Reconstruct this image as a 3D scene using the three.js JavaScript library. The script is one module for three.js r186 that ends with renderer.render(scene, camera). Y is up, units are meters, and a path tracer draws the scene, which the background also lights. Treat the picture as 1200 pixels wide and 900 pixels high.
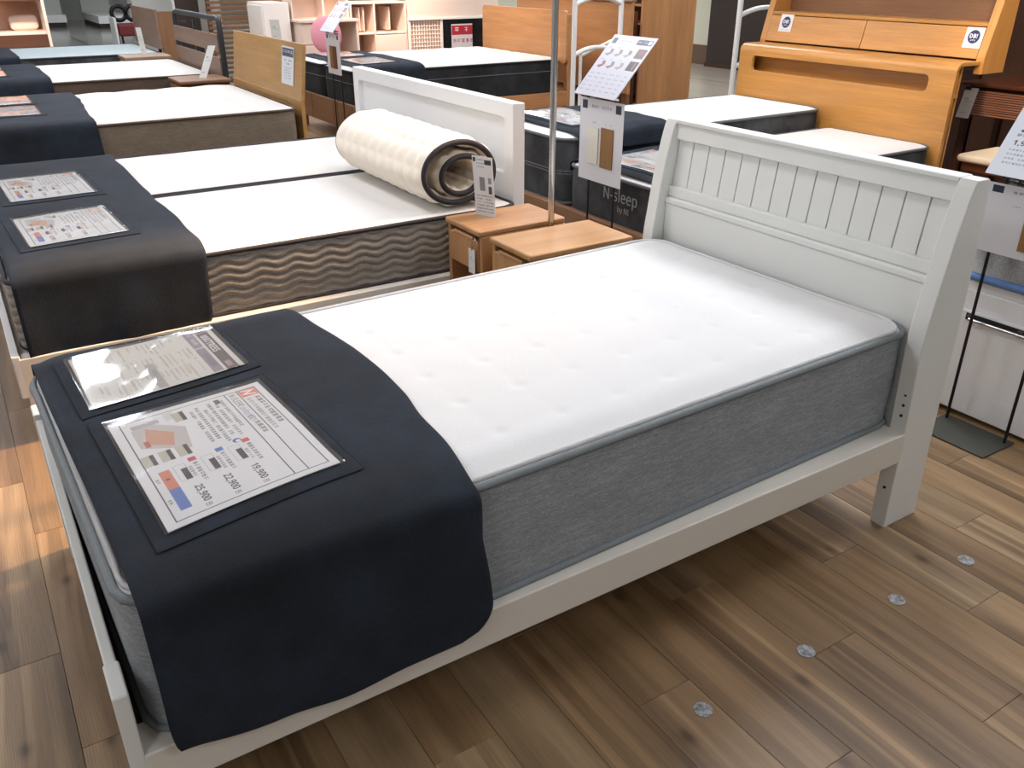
import * as THREE from 'three';
import { RoundedBoxGeometry } from 'three/addons/geometries/RoundedBoxGeometry.js';
import { mergeGeometries } from 'three/addons/utils/BufferGeometryUtils.js';
import { RectAreaLightUniformsLib } from 'three/addons/lights/RectAreaLightUniformsLib.js';

// ---------------------------------------------------------------- camera, light, exposure
const scene = new THREE.Scene();
scene.background = new THREE.Color(0x05060a);
const camera = new THREE.PerspectiveCamera(48.37, 4 / 3, 0.05, 80);
camera.position.set(0, 1.5, 0);
camera.up.set(0.2356, 0.8975, -0.3729);
camera.lookAt(0.48083, 1.5 - 0.44106, -0.75781);
const renderer = new THREE.WebGLRenderer({ antialias: true });
renderer.toneMapping = THREE.LinearToneMapping;
renderer.toneMappingExposure = 1.0;
renderer.shadowMap.enabled = true;
RectAreaLightUniformsLib.init();

const CEIL = 3.0;
// ceiling panels: [x, z, luminance, tint]
const PANEL_SPOTS = [];
for (const z of [-13.2, -18, -23]) for (const x of [-2.2, 2.7, 5.6, 8.6]) PANEL_SPOTS.push([x, z, 17]);
for (const [x, z] of [[-1.5, -5.6], [2.7, -5.5], [5.4, -6.2], [8.4, -6.6], [-2.6, -8.0], [0.55, -7.7], [3.3, -8.6], [7.0, -9.4], [-1.0, -10.4], [2.0, -10.4], [4.8, -10.4]]) PANEL_SPOTS.push([x, z, 16]);
PANEL_SPOTS.push([-2.4, -3.2, 19], [0.9, -3.3, 13], [3.5, -3.0, 19], [7.4, -3.6, 16.5]);
PANEL_SPOTS.push([3.2, -1.0, 14], [-1.8, 0.8, 11], [1.2, 1.6, 10], [6.6, -0.6, 15]);
// track spotlights: [x, z, target, intensity, half angle, penumbra, colour, radius]
const SPOTS = [
  [4.7, -2.75, [0.3, 0.3, -2.6], 26, 0.33, 0.8, 0xffd2a4, 6],
  [4.7, -2.95, [-0.35, 0, -2.85], 270, 0.13, 0.6, 0xffcf9e, 4],
  [3.3, -1.5, [5.7, 0.65, -3.1], 26, 0.2, 0.8, 0xffe2c4, 4],
  [4.4, -4.6, [0.4, 0.4, -4.4], 16, 0.36, 0.8, 0xffe2c4, 6],
  [4.6, -7.2, [0.6, 0.4, -7.2], 22, 0.36, 0.8, 0xffe2c4, 6],
  [2.6, -3.2, [4.95, 0.8, -3.7], 10, 0.42, 0.8, 0xffe2c4, 6],
  [3.2, -8.2, [5.3, 0.8, -8.4], 14, 0.5, 0.8, 0xffe2c4, 6],
  [4.2, -9.6, [5.2, 0.7, -12.2], 50, 0.55, 0.8, 0xffdcc4, 6],
  [1.2, -12.9, [0.8, 0.7, -15.4], 45, 0.4, 0.8, 0xffd0b4, 6],
];

// ---------------------------------------------------------------- helpers
function rng(seed) { let a = seed >>> 0; return () => { a = (a + 0x6D2B79F5) | 0; let t = Math.imul(a ^ (a >>> 15), 1 | a); t = (t + Math.imul(t ^ (t >>> 7), 61 | t)) ^ t; return ((t ^ (t >>> 14)) >>> 0) / 4294967296; }; }
const hash = (x, y, s) => { let h = Math.imul(x, 374761393) + Math.imul(y, 668265263) + Math.imul(s, 2147483647 ^ 0x5bd1e995); h = Math.imul(h ^ (h >>> 13), 1274126177); return ((h ^ (h >>> 16)) >>> 0) / 4294967296; };
function vn(x, y, s = 0, px = 0, py = 0) {
  let xi = Math.floor(x), yi = Math.floor(y); const fx = x - xi, fy = y - yi;
  const u = fx * fx * (3 - 2 * fx), v = fy * fy * (3 - 2 * fy);
  const m = (a, p) => p ? ((a % p) + p) % p : a;
  const a = hash(m(xi, px), m(yi, py), s), b = hash(m(xi + 1, px), m(yi, py), s), c = hash(m(xi, px), m(yi + 1, py), s), d = hash(m(xi + 1, px), m(yi + 1, py), s);
  return a + (b - a) * u + (c - a) * v + (a - b - c + d) * u * v;
}
const sm = (a, b, x) => { const t = Math.min(1, Math.max(0, (x - a) / (b - a))); return t * t * (3 - 2 * t); };
const mix = (a, b, t) => a + (b - a) * t;

const used = {};
const numbered = (n) => { const k = used[n] = (used[n] ?? -1) + 1; return k ? `${n}_${String(k).padStart(3, '0')}` : n; };
function thing(name, label, category, o = [0, 0, 0], group) {
  const g = new THREE.Group(); g.name = numbered(name); g.position.set(...o); g.userData = { label, category };
  if (group) g.userData.group = group;
  scene.add(g); return g;
}
function origin(p) { const v = new THREE.Vector3(); while (p && p !== scene) { v.add(p.position); p = p.parent; } return v; }
// part in world coordinates; geometry is moved into its parent's own space
function part(parent, name, geo, mat, pos, rot) {
  const m = new THREE.Mesh(geo, mat); m.name = name; m.castShadow = m.receiveShadow = true;
  const o = origin(parent);
  if (pos) m.position.set(pos[0] - o.x, pos[1] - o.y, pos[2] - o.z); else geo.translate(-o.x, -o.y, -o.z);
  if (rot) m.rotation.set(...rot);
  parent.add(m); return m;
}
function single(name, label, category, geo, mat, pos, rot, group) {
  const m = new THREE.Mesh(geo, mat); m.name = numbered(name); m.castShadow = m.receiveShadow = true;
  if (pos) m.position.set(...pos); if (rot) m.rotation.set(...rot);
  m.userData = { label, category }; if (group) m.userData.group = group;
  scene.add(m); return m;
}
function structure(name, label, geo, mat, pos) {
  const m = new THREE.Mesh(geo, mat); m.name = numbered(name); m.castShadow = m.receiveShadow = true;
  if (pos) m.position.set(...pos);
  m.userData = { label, category: name.split('_')[0], kind: 'structure' }; scene.add(m); return m;
}
// box-projected uv in metres, u along the longest side
function boxUV(g, off = 0) {
  g.computeBoundingBox(); const s = g.boundingBox.getSize(new THREE.Vector3()).toArray();
  const L = s.indexOf(Math.max(...s)), p = g.attributes.position, n = g.attributes.normal, uv = new Float32Array(p.count * 2);
  for (let i = 0; i < p.count; i++) {
    const q = [p.getX(i), p.getY(i), p.getZ(i)], m = [Math.abs(n.getX(i)), Math.abs(n.getY(i)), Math.abs(n.getZ(i))];
    const d = m.indexOf(Math.max(...m)); let ax = [0, 1, 2].filter((k) => k !== d);
    if (ax[1] === L) ax.reverse();
    uv[2 * i] = q[ax[0]] + off; uv[2 * i + 1] = q[ax[1]] + off * 0.37;
  }
  g.setAttribute('uv', new THREE.BufferAttribute(uv, 2)); return g;
}
let boxCount = 0;
function rb(w, h, d, r = 0.004, seg = 2) { r = Math.min(r, w / 2.01, h / 2.01, d / 2.01); return boxUV(new RoundedBoxGeometry(w, h, d, seg, r), (boxCount++ * 0.317) % 3); }
// box from extents: returns [geometry, position]
function bx(parent, name, x0, x1, y0, y1, z0, z1, mat, r = 0.004) {
  return part(parent, name, rb(Math.abs(x1 - x0), Math.abs(y1 - y0), Math.abs(z1 - z0), r), mat, [(x0 + x1) / 2, (y0 + y1) / 2, (z0 + z1) / 2]);
}
function gridGeo(nu, nv, fn, flip = false) {
  const pos = [], uv = [], idx = [];
  for (let j = 0; j <= nv; j++) for (let i = 0; i <= nu; i++) { const q = fn(i / nu, j / nv); pos.push(q[0], q[1], q[2]); uv.push(q[3] ?? i / nu, q[4] ?? j / nv); }
  for (let j = 0; j < nv; j++) for (let i = 0; i < nu; i++) { const a = j * (nu + 1) + i, b = a + 1, c = a + nu + 1, d = c + 1; if (flip) idx.push(a, c, b, b, c, d); else idx.push(a, b, c, b, d, c); }
  const g = new THREE.BufferGeometry(); g.setAttribute('position', new THREE.Float32BufferAttribute(pos, 3)); g.setAttribute('uv', new THREE.Float32BufferAttribute(uv, 2)); g.setIndex(idx); g.computeVertexNormals(); return g;
}
// closed sheet with thickness below its surface
function shellGeo(nu, nv, fn, th, flip = false) {
  const top = gridGeo(nu, nv, fn, flip), p = top.attributes.position, n = top.attributes.normal, N = p.count;
  const pos = Array.from(p.array), uv = Array.from(top.attributes.uv.array), idx = Array.from(top.index.array), base = idx.length;
  for (let i = 0; i < N; i++) { pos.push(p.getX(i) - n.getX(i) * th, p.getY(i) - n.getY(i) * th, p.getZ(i) - n.getZ(i) * th); uv.push(uv[2 * i], uv[2 * i + 1]); }
  for (let k = 0; k < base; k += 3) idx.push(idx[k] + N, idx[k + 2] + N, idx[k + 1] + N);
  const rim = []; for (let i = 0; i <= nu; i++) rim.push(i); for (let j = 1; j <= nv; j++) rim.push(j * (nu + 1) + nu); for (let i = nu - 1; i >= 0; i--) rim.push(nv * (nu + 1) + i); for (let j = nv - 1; j >= 0; j--) rim.push(j * (nu + 1));
  for (let k = 0; k < rim.length - 1; k++) { const a = rim[k], b = rim[k + 1]; if (flip) idx.push(a, b, a + N, b, b + N, a + N); else idx.push(a, a + N, b, b, a + N, b + N); }
  const g = new THREE.BufferGeometry(); g.setAttribute('position', new THREE.Float32BufferAttribute(pos, 3)); g.setAttribute('uv', new THREE.Float32BufferAttribute(uv, 2)); g.setIndex(idx); g.computeVertexNormals(); return g;
}
function tube(pts, r, closed = false, seg = 0, rad = 8, tension = 0.5) {
  const c = new THREE.CatmullRomCurve3(pts.map((p) => new THREE.Vector3(...p)), closed, 'catmullrom', tension);
  return new THREE.TubeGeometry(c, seg || pts.length * 6, r, rad, closed);
}
function rod(a, b, r, rad = 10) {
  const A = new THREE.Vector3(...a), B = new THREE.Vector3(...b), d = B.clone().sub(A), g = new THREE.CylinderGeometry(r, r, d.length(), rad);
  g.applyQuaternion(new THREE.Quaternion().setFromUnitVectors(new THREE.Vector3(0, 1, 0), d.normalize())); const m = A.add(B).multiplyScalar(0.5); g.translate(m.x, m.y, m.z); return g;
}
function extrudeZ(shape, z0, z1, bevel = 0.003) {   // shape in (x, y), thickness from z0 to z1
  const g = new THREE.ExtrudeGeometry(shape, { depth: Math.abs(z1 - z0) - 2 * bevel, bevelEnabled: true, bevelThickness: bevel, bevelSize: bevel, bevelOffset: -bevel, bevelSegments: 2, curveSegments: 16 });
  g.translate(0, 0, Math.min(z0, z1) + bevel); return boxUV(g);
}
function extrudeX(shape, x0, x1, bevel = 0.003) {   // shape in (z', y) with z' = -z, facing -x
  const g = new THREE.ExtrudeGeometry(shape, { depth: Math.abs(x1 - x0) - 2 * bevel, bevelEnabled: true, bevelThickness: bevel, bevelSize: bevel, bevelOffset: -bevel, bevelSegments: 2, curveSegments: 16 });
  g.rotateY(Math.PI / 2); g.translate(Math.min(x0, x1) + bevel, 0, 0); return boxUV(g);
}
const poly = (pts) => new THREE.Shape(pts.map((p) => new THREE.Vector2(...p)));
function roundRect(x0, x1, y0, y1, r) {
  const s = new THREE.Shape(); s.moveTo(x0 + r, y0); s.lineTo(x1 - r, y0); s.absarc(x1 - r, y0 + r, r, -Math.PI / 2, 0); s.lineTo(x1, y1 - r); s.absarc(x1 - r, y1 - r, r, 0, Math.PI / 2); s.lineTo(x0 + r, y1); s.absarc(x0 + r, y1 - r, r, Math.PI / 2, Math.PI); s.lineTo(x0, y0 + r); s.absarc(x0 + r, y0 + r, r, Math.PI, Math.PI * 1.5); return s;
}

// ---------------------------------------------------------------- textures
function dataTex(w, h, fn, srgb = true, rep = [1, 1]) {
  const a = new Uint8Array(w * h * 4);
  for (let y = 0; y < h; y++) for (let x = 0; x < w; x++) { const c = fn(x / w, y / h); const i = (y * w + x) * 4; if (typeof c === 'number') a[i] = a[i + 1] = a[i + 2] = Math.max(0, Math.min(255, c * 255)); else for (let k = 0; k < 3; k++) a[i + k] = Math.max(0, Math.min(255, c[k] * 255)); a[i + 3] = 255; }
  const t = new THREE.DataTexture(a, w, h); t.wrapS = t.wrapT = THREE.RepeatWrapping; t.magFilter = THREE.LinearFilter; t.minFilter = THREE.LinearFilter; t.repeat.set(...rep); if (srgb) t.colorSpace = THREE.SRGBColorSpace; t.needsUpdate = true; return t;
}
function canvasTex(w, h, draw) {
  const c = document.createElement('canvas'); c.width = w; c.height = h; draw(c.getContext('2d'), w, h);
  const t = new THREE.CanvasTexture(c); t.colorSpace = THREE.SRGBColorSpace; t.magFilter = THREE.LinearFilter; return t;
}
// grain of furniture wood: 1 m along u, 0.5 m across v
const grainTex = dataTex(1024, 512, (u, v) => {
  const w = vn(u * 4, v * 4, 3, 4, 4) * 0.6 + vn(u * 2, v * 8, 4, 2, 8) * 0.6;
  const a = vn(u * 6, v * 90 + w * 3, 5, 6, 0), b = vn(u * 24, v * 256, 6, 24, 256), c = vn(u * 3, v * 14, 7, 3, 14);
  const k = 0.86 + 0.06 * (a - 0.5) + 0.05 * (b - 0.5) + 0.09 * (c - 0.5); return [k + 0.02, k, k - 0.02];
}, true, [1, 2]);
// floor boards: eight rows of 0.1535 m, 2.7 m long
const floorTex = dataTex(2048, 1024, (u, v) => {
  const row = Math.floor(v * 8), lv = v * 8 - row, x = u * 2.7, y = lv * 0.1535, s = row * 31;
  const bend = (vn(x * 1.3, y * 9, s + 1) - 0.5) * 0.05 + (vn(x * 4, y * 20, s + 2) - 0.5) * 0.012;
  const yy = y + bend;
  const broad = vn(x * 1.1, yy * 20, s + 3), mid = vn(x * 2.4, yy * 60, s + 4), fine = vn(x * 9, yy * 420, s + 5), pore = vn(x * 40, y * 900, s + 6);
  let k = 0.62 * (broad - 0.5) + 0.26 * (mid - 0.5) + 0.16 * (fine - 0.5) + 0.12 * (pore - 0.5);
  // pointed arches of flat-sawn grain
  const cy = 0.045 + 0.06 * hash(row, 3, 9), ring = Math.sqrt(Math.pow((y - cy) * 30, 2) + Math.pow((x % 1.35 - 0.6) * 1.15, 2) + 0.02) * 9 + 1.4 * vn(x * 3, y * 22, s + 8);
  k -= 0.2 * Math.pow(Math.abs(Math.sin(ring * 2.2)), 6) * sm(0.35, 0.6, vn(x * 1.2, y * 14, s + 9));
  k -= 0.3 * sm(0.55, 0.85, vn(x * 2.1, yy * 16, s + 13));
  // knots
  for (let q = 0; q < 3; q++) { const kx = (q + hash(row, q, 21)) * 0.9, ky = 0.03 + 0.1 * hash(row, q, 22), d = Math.hypot((x - kx) * 0.6, y - ky); k -= 0.55 * Math.exp(-d * d / 0.00016) * (hash(row, q, 23) > 0.35 ? 1 : 0.2); k -= 0.16 * Math.exp(-Math.pow((x - kx) / 0.16, 2) - Math.pow((y - ky) / 0.014, 2)); }
  // pale sapwood streaks
  k += 0.3 * sm(0.62, 0.8, vn(x * 0.7, yy * 40 + 5, s + 11));
  const r = 0.54 + 0.29 * k, g = 0.446 + 0.265 * k, b = 0.33 + 0.225 * k; return [r, g, b];
}, true, [1 / 2.7, 1]);
const heatherTex = dataTex(1024, 512, (u, v) => { const a = vn(u * 90, v * 256, 1, 90, 256), b = vn(u * 300, v * 512, 2, 300, 512), c = vn(u * 20, v * 90, 3, 20, 90), d = vn(u * 5, v * 4, 4, 5, 4); const k = 0.7 + 0.1 * (a - 0.5) + 0.16 * (b - 0.5) + 0.09 * (c - 0.5) + 0.05 * (d - 0.5) + (a > 0.88 ? 0.08 : 0); return [k, k * 1.005, k * 1.01]; }, true, [2, 4]);
const weaveTex = dataTex(512, 512, (u, v) => 0.5 + 0.3 * (vn(u * 128, v * 128, 8, 128, 128) - 0.5) + 0.5 * (vn(u * 256, v * 256, 9, 256, 256) - 0.5), false, [4, 4]);
const napTex = dataTex(512, 512, (u, v) => { const k = 0.8 + 0.35 * (vn(u * 6, v * 6, 2, 6, 6) - 0.5) + 0.2 * (vn(u * 20, v * 20, 3, 20, 20) - 0.5) + 0.16 * (vn(u * 200, v * 200, 4, 200, 200) - 0.5); return [k, k, k]; }, true, [1.2, 1.2]);
const tileTex = dataTex(1024, 1024, (u, v) => { const k = 0.9 + 0.08 * (vn(u * 8, v * 8, 5, 8, 8) - 0.5) + 0.06 * (vn(u * 40, v * 40, 6, 40, 40) - 0.5); const e = Math.min(Math.abs((u * 4) % 1), Math.abs((v * 4) % 1)); return e < 0.012 ? k * 0.82 : k; }, true, [0.4, 0.4]);

// ---------------------------------------------------------------- materials
const std = (o) => new THREE.MeshStandardMaterial(o), phy = (o) => new THREE.MeshPhysicalMaterial(o);
const wood = (c, rough = 0.45) => std({ color: c, map: grainTex, roughness: rough, bumpMap: grainTex, bumpScale: 0.0004 });
const M = {
  floorA: [0xffffff, 0xf6efe8, 0xeee5da, 0xfff8ee].map((c) => std({ color: c, map: floorTex, roughness: 0.42, bumpMap: floorTex, bumpScale: 0.0006 })),
  slab: std({ color: 0x2a2018, roughness: 0.9 }),
  tile: std({ color: 0xd8cdbd, map: tileTex, roughness: 0.22 }), tileGrey: std({ color: 0xa9aaa2, map: tileTex, roughness: 0.15 }),
  ceiling: std({ color: 0xe8e8e6, roughness: 0.9 }), wallCream: std({ color: 0xd9d8c4, roughness: 0.85 }), wallGrey: std({ color: 0xb9bbb6, roughness: 0.85 }), darkBrown: std({ color: 0x33261f, roughness: 0.55 }), base: std({ color: 0x6b5442, roughness: 0.6 }),
  whitePaint: std({ color: 0xe1e2dd, roughness: 0.42 }), whitePaint2: std({ color: 0xe4e3e2, roughness: 0.4 }), whiteWood: std({ color: 0xdcd6cb, roughness: 0.45 }),
  groove: std({ color: 0x9d9a90, roughness: 0.8 }), screw: std({ color: 0x2b2a28, roughness: 0.5, metalness: 0.5 }),
  ticking: std({ color: 0xe4e4e3, roughness: 0.92, bumpMap: weaveTex, bumpScale: 0.0008 }), tickingWarm: std({ color: 0xd6d2cd, roughness: 0.92, bumpMap: weaveTex, bumpScale: 0.0008 }), tickingBlue: std({ color: 0xb4c1c4, roughness: 0.9, bumpMap: weaveTex, bumpScale: 0.0008 }),
  heather: std({ color: 0xd4dade, map: heatherTex, roughness: 0.95, bumpMap: weaveTex, bumpScale: 0.0015 }), pipeGrey: std({ color: 0xb4bcbe, roughness: 0.85, map: heatherTex }),
  taupe: std({ color: 0xc4bbb0, roughness: 0.95, map: heatherTex, bumpMap: weaveTex, bumpScale: 0.001 }), taupe2: std({ color: 0xa3927d, roughness: 0.95, map: heatherTex }), umber: std({ color: 0x7a6656, roughness: 0.95, map: heatherTex }),
  pipeDark: std({ color: 0x2d2a30, roughness: 0.8 }), blackFabric: std({ color: 0x26272b, roughness: 0.95, map: napTex }), charcoal: std({ color: 0x4a4c4e, roughness: 0.95, map: napTex }), pipeGreyDark: std({ color: 0x5c5e60, roughness: 0.8 }),
  navy: phy({ color: 0x1b2532, map: napTex, roughness: 0.95, sheen: 0.42, sheenRoughness: 0.5, sheenColor: new THREE.Color(0x4c6280), bumpMap: weaveTex, bumpScale: 0.001 }),
  navySeam: std({ color: 0x10151d, roughness: 0.95 }),
  film: phy({ color: 0xffffff, transmission: 1, thickness: 0, roughness: 0.09, ior: 1.45 }),
  clear: phy({ color: 0xffffff, transmission: 1, thickness: 0, roughness: 0.1, ior: 1.45 }),
  oak: wood(0xc79a66, 0.4), beech: wood(0xcc9c6e, 0.4), tan: wood(0xc0965c, 0.42), orange: wood(0xcb9563, 0.4), honey: wood(0xd39a54, 0.32), brown: wood(0x8d6848, 0.45), walnut: wood(0x6a4a38, 0.45), cocoa: wood(0x4a3026, 0.4), redwood: wood(0x6e3f2b, 0.3), rib: wood(0xc08c74, 0.3), cream: std({ color: 0xe8d2c2, roughness: 0.5 }), creamWhite: std({ color: 0xf0e8de, roughness: 0.5 }), greige: wood(0xb29a83, 0.45), dusk: wood(0x8d7464, 0.5),
  chrome: std({ color: 0xc9c9c9, metalness: 1, roughness: 0.16 }), blackMetal: std({ color: 0x1a1a1d, metalness: 0.4, roughness: 0.45 }), gunmetal: std({ color: 0x34373b, metalness: 0.5, roughness: 0.5 }), plate: std({ color: 0x44453f, metalness: 0.2, roughness: 0.6 }), whiteMetal: std({ color: 0xe6e6e4, roughness: 0.35 }),
  lettering: std({ color: 0x9b9ea0, roughness: 0.7 }), paper: std({ color: 0xf2f2f2, roughness: 0.6 }), pink: std({ color: 0xe79aa6, roughness: 0.6 }), pinkFabric: std({ color: 0xe3b79c, roughness: 0.9 }), pillow: std({ color: 0xf4ddcf, roughness: 0.95 }), ivory: std({ color: 0xe8d3b2, roughness: 0.6 }),
  curtain: std({ color: 0x7b7a55, roughness: 0.95 }), red: std({ color: 0x6d2022, roughness: 0.6 }), blue: std({ color: 0x5f7fb4, roughness: 0.7 }), foil: std({ color: 0xc9ccd0, metalness: 0.55, roughness: 0.35, map: napTex }), swatchCream: std({ color: 0xd5d4c4, roughness: 0.6 }), swatchBrown: wood(0x9d7440, 0.5), swatchUmber: wood(0x6e4028, 0.5),
  panel: std({ color: 0xffffff, emissive: 0xf2f6ff, emissiveIntensity: 3 }), lampGlow: std({ color: 0xffffff, emissive: 0xffe0b8, emissiveIntensity: 4 }),
};

// ---------------------------------------------------------------- print
function glyphs(c, x, y, w, size, color, seed, gap = 1.05) {   // a line of small dense characters
  const r = rng(seed); c.fillStyle = color;
  for (let k = 0; k * size * gap < w; k++) {
    const gx = x + k * size * gap; if (r() < 0.06) continue;
    const t = Math.max(1, size * 0.11);
    const nh = 2 + Math.floor(r() * 3), nv = 1 + Math.floor(r() * 3);
    for (let i = 0; i < nh; i++) c.fillRect(gx + size * 0.08 * r(), y + size * (0.1 + 0.8 * i / nh), size * (0.6 + 0.3 * r()), t);
    for (let i = 0; i < nv; i++) c.fillRect(gx + size * (0.12 + 0.7 * (i + 0.3 * r()) / nv), y + size * 0.1 * r(), t, size * (0.5 + 0.4 * r()));
  }
}
function yen(c, x, y, s, color) { c.strokeStyle = color; c.lineWidth = s * 0.1; c.strokeRect(x + s * 0.1, y + s * 0.1, s * 0.8, s * 0.95); c.beginPath(); c.moveTo(x + s * 0.1, y + s * 0.55); c.lineTo(x + s * 0.9, y + s * 0.55); c.moveTo(x + s * 0.5, y + s * 0.1); c.lineTo(x + s * 0.5, y + s * 0.55); c.stroke(); }
function priceSheet(seed, compact) {
  return (c, w, h) => {
    const X = (u) => u * w, Y = (v) => v * h; c.fillStyle = '#f1f1f2'; c.fillRect(0, 0, w, h);
    c.strokeStyle = '#3a3236'; c.lineWidth = w * 0.005; c.strokeRect(X(0.04), Y(0.05), X(0.92), Y(0.89));
    for (const v of [0.177, 0.262]) { c.beginPath(); c.moveTo(X(0.04), Y(v)); c.lineTo(X(0.96), Y(v)); c.stroke(); }
    // orange emblem: a square with a white bent stroke
    c.fillStyle = '#ec7a52'; c.fillRect(X(0.045), Y(0.057), X(0.085), Y(0.112)); c.strokeStyle = '#fff'; c.lineWidth = w * 0.013; c.beginPath(); c.moveTo(X(0.058), Y(0.155)); c.lineTo(X(0.07), Y(0.08)); c.lineTo(X(0.1), Y(0.145)); c.lineTo(X(0.116), Y(0.07)); c.stroke();
    glyphs(c, X(0.155), Y(0.065), X(0.34), h * 0.045, '#2a2528', seed + 1); glyphs(c, X(0.155), Y(0.125), X(0.38), h * 0.036, '#8a8688', seed + 2);
    c.font = `${h * 0.056}px sans-serif`; c.fillStyle = '#4c484a'; c.fillText('N-SLEEP', X(0.06), Y(0.24)); c.fillStyle = '#7b7fb0'; c.fillText('Conforto', X(0.2), Y(0.24)); c.fillStyle = '#4c484a'; c.fillText('C01', X(0.335), Y(0.24)); glyphs(c, X(0.41), Y(0.195), X(0.11), h * 0.045, '#4c484a', seed + 3);
    for (let i = 0; i < 6; i++) { glyphs(c, X(0.09 + 0.03 * (i % 2)), Y(0.295 + 0.042 * i), X(0.3 + 0.1 * hash(i, seed, 1)), h * 0.03, '#5a5658', seed + 5 + i); }
    c.fillStyle = '#4a4648'; c.fillRect(X(0.07), Y(0.315), X(0.05), Y(0.035));
    const icon = ['#e0584a', '#4f79c8', '#d8456a'], price = ['19,900', '22,900', '25,900'];
    for (let i = 0; i < 3; i++) {
      const v = 0.335 + 0.165 * i; c.fillStyle = icon[i]; c.fillRect(X(0.53), Y(v), X(0.035), Y(0.045));
      glyphs(c, X(0.58), Y(v + 0.005), X(0.16), h * 0.032, '#6b6769', seed + 20 + i); glyphs(c, X(0.6), Y(v + 0.045), X(0.12), h * 0.026, '#8a8688', seed + 24 + i);
      c.fillStyle = '#2e292c'; c.fillRect(X(0.6), Y(v + 0.075), X(0.1), Y(0.036)); c.strokeStyle = '#777'; c.lineWidth = 1.5; c.strokeRect(X(0.56), Y(v + 0.075), X(0.14), Y(0.066));
      c.font = `bold ${h * 0.062}px sans-serif`; c.fillStyle = '#2a2528'; c.fillText(price[i], X(0.765), Y(v + 0.1)); yen(c, X(0.917), Y(v + 0.068), h * 0.03, '#2a2528');
    }
    c.strokeStyle = '#fff'; c.fillStyle = '#3b5ea8'; c.beginPath(); c.ellipse(X(0.525), Y(0.4), X(0.02), Y(0.026), 0, 0, 7); c.fill(); c.fillStyle = '#fff'; c.beginPath(); c.ellipse(X(0.53), Y(0.395), X(0.012), Y(0.015), 0, 0, 7); c.fill();
    // cutaway drawing of a mattress and its boxes
    c.fillStyle = '#cfcac6'; c.beginPath(); c.moveTo(X(0.1), Y(0.8)); c.lineTo(X(0.24), Y(0.6)); c.lineTo(X(0.45), Y(0.64)); c.lineTo(X(0.32), Y(0.9)); c.lineTo(X(0.14), Y(0.9)); c.fill();
    c.fillStyle = '#d9a58a'; c.beginPath(); c.moveTo(X(0.15), Y(0.82)); c.lineTo(X(0.26), Y(0.68)); c.lineTo(X(0.38), Y(0.72)); c.lineTo(X(0.3), Y(0.86)); c.fill(); c.fillStyle = '#c76a5e'; c.fillRect(X(0.27), Y(0.84), X(0.06), Y(0.03)); c.fillStyle = '#b9b7b8'; c.fillRect(X(0.09), Y(0.72), X(0.04), Y(0.17));
    for (const [u, v] of [[0.08, 0.56], [0.4, 0.66], [0.4, 0.76], [0.4, 0.86]]) { c.fillStyle = '#c9c5b4'; c.fillRect(X(u), Y(v), X(0.1), Y(0.075)); c.fillStyle = '#35302f'; c.fillRect(X(u), Y(v), X(0.1), Y(0.026)); }
    for (let i = 0; i < 14; i++) { c.fillStyle = '#9a9798'; c.fillRect(X(0.055 + 0.006 * i), Y(0.62), 1 + 2 * hash(i, 4, seed), Y(0.06)); }
    c.fillStyle = '#e38c6d'; c.fillRect(X(0.57), Y(0.83), X(0.16), Y(0.062)); c.fillStyle = '#5d7fc6'; c.fillRect(X(0.73), Y(0.83), X(0.17), Y(0.062)); c.fillStyle = '#35302f'; c.fillRect(X(0.64), Y(0.853), X(0.012), Y(0.02));
    glyphs(c, X(0.62), Y(0.905), X(0.03), h * 0.025, '#444', seed + 40); glyphs(c, X(0.8), Y(0.905), X(0.03), h * 0.025, '#444', seed + 41);
  };
}
const sheetTex = canvasTex(1280, 940, priceSheet(11)), sheetTex2 = canvasTex(640, 470, priceSheet(57));
const infoTex = canvasTex(1100, 1200, (c, w, h) => {
  c.fillStyle = '#dcdad2'; c.fillRect(0, 0, w, h);
  c.fillStyle = '#54404a'; c.fillRect(0, h * 0.035, w, h * 0.085); c.fillStyle = '#f3f1ee'; c.font = `bold ${h * 0.075}px sans-serif`; c.fillText('MATTRESS', w * 0.2, h * 0.107);
  c.strokeStyle = '#efe9e4'; c.lineWidth = 6; c.strokeRect(w * 0.06, h * 0.045, w * 0.08, h * 0.065); c.beginPath(); c.moveTo(w * 0.07, h * 0.1); c.lineTo(w * 0.13, h * 0.055); c.stroke(); c.fillStyle = '#a58d84'; c.fillRect(w * 0.83, h * 0.06, w * 0.12, h * 0.04);
  c.fillStyle = '#8b8692'; c.fillRect(w * 0.02, h * 0.14, w * 0.42, h * 0.07); c.fillRect(w * 0.46, h * 0.14, w * 0.52, h * 0.07); glyphs(c, w * 0.08, h * 0.155, w * 0.25, h * 0.035, '#e4e2e4', 71); glyphs(c, w * 0.6, h * 0.155, w * 0.25, h * 0.04, '#4c4650', 72);
  for (let i = 0; i < 22; i++) for (let k = 0; k < 3; k++) { if (hash(i, k, 5) < 0.28) continue; glyphs(c, w * (0.05 + 0.32 * k), h * (0.24 + 0.033 * i), w * (0.1 + 0.18 * hash(i, k, 6)), h * (0.012 + 0.009 * hash(i, k, 7)), ['#8d8a84', '#77736f', '#a09a8c'][(i + k) % 3], 80 + i * 3 + k); }
  c.fillStyle = '#a6a29c'; c.fillRect(w * 0.48, h * 0.52, w * 0.5, h * 0.06); glyphs(c, w * 0.62, h * 0.535, w * 0.2, h * 0.032, '#5a5555', 77); c.fillStyle = '#cfc4b8'; c.fillRect(w * 0.55, h * 0.33, w * 0.3, h * 0.012);
});
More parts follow.
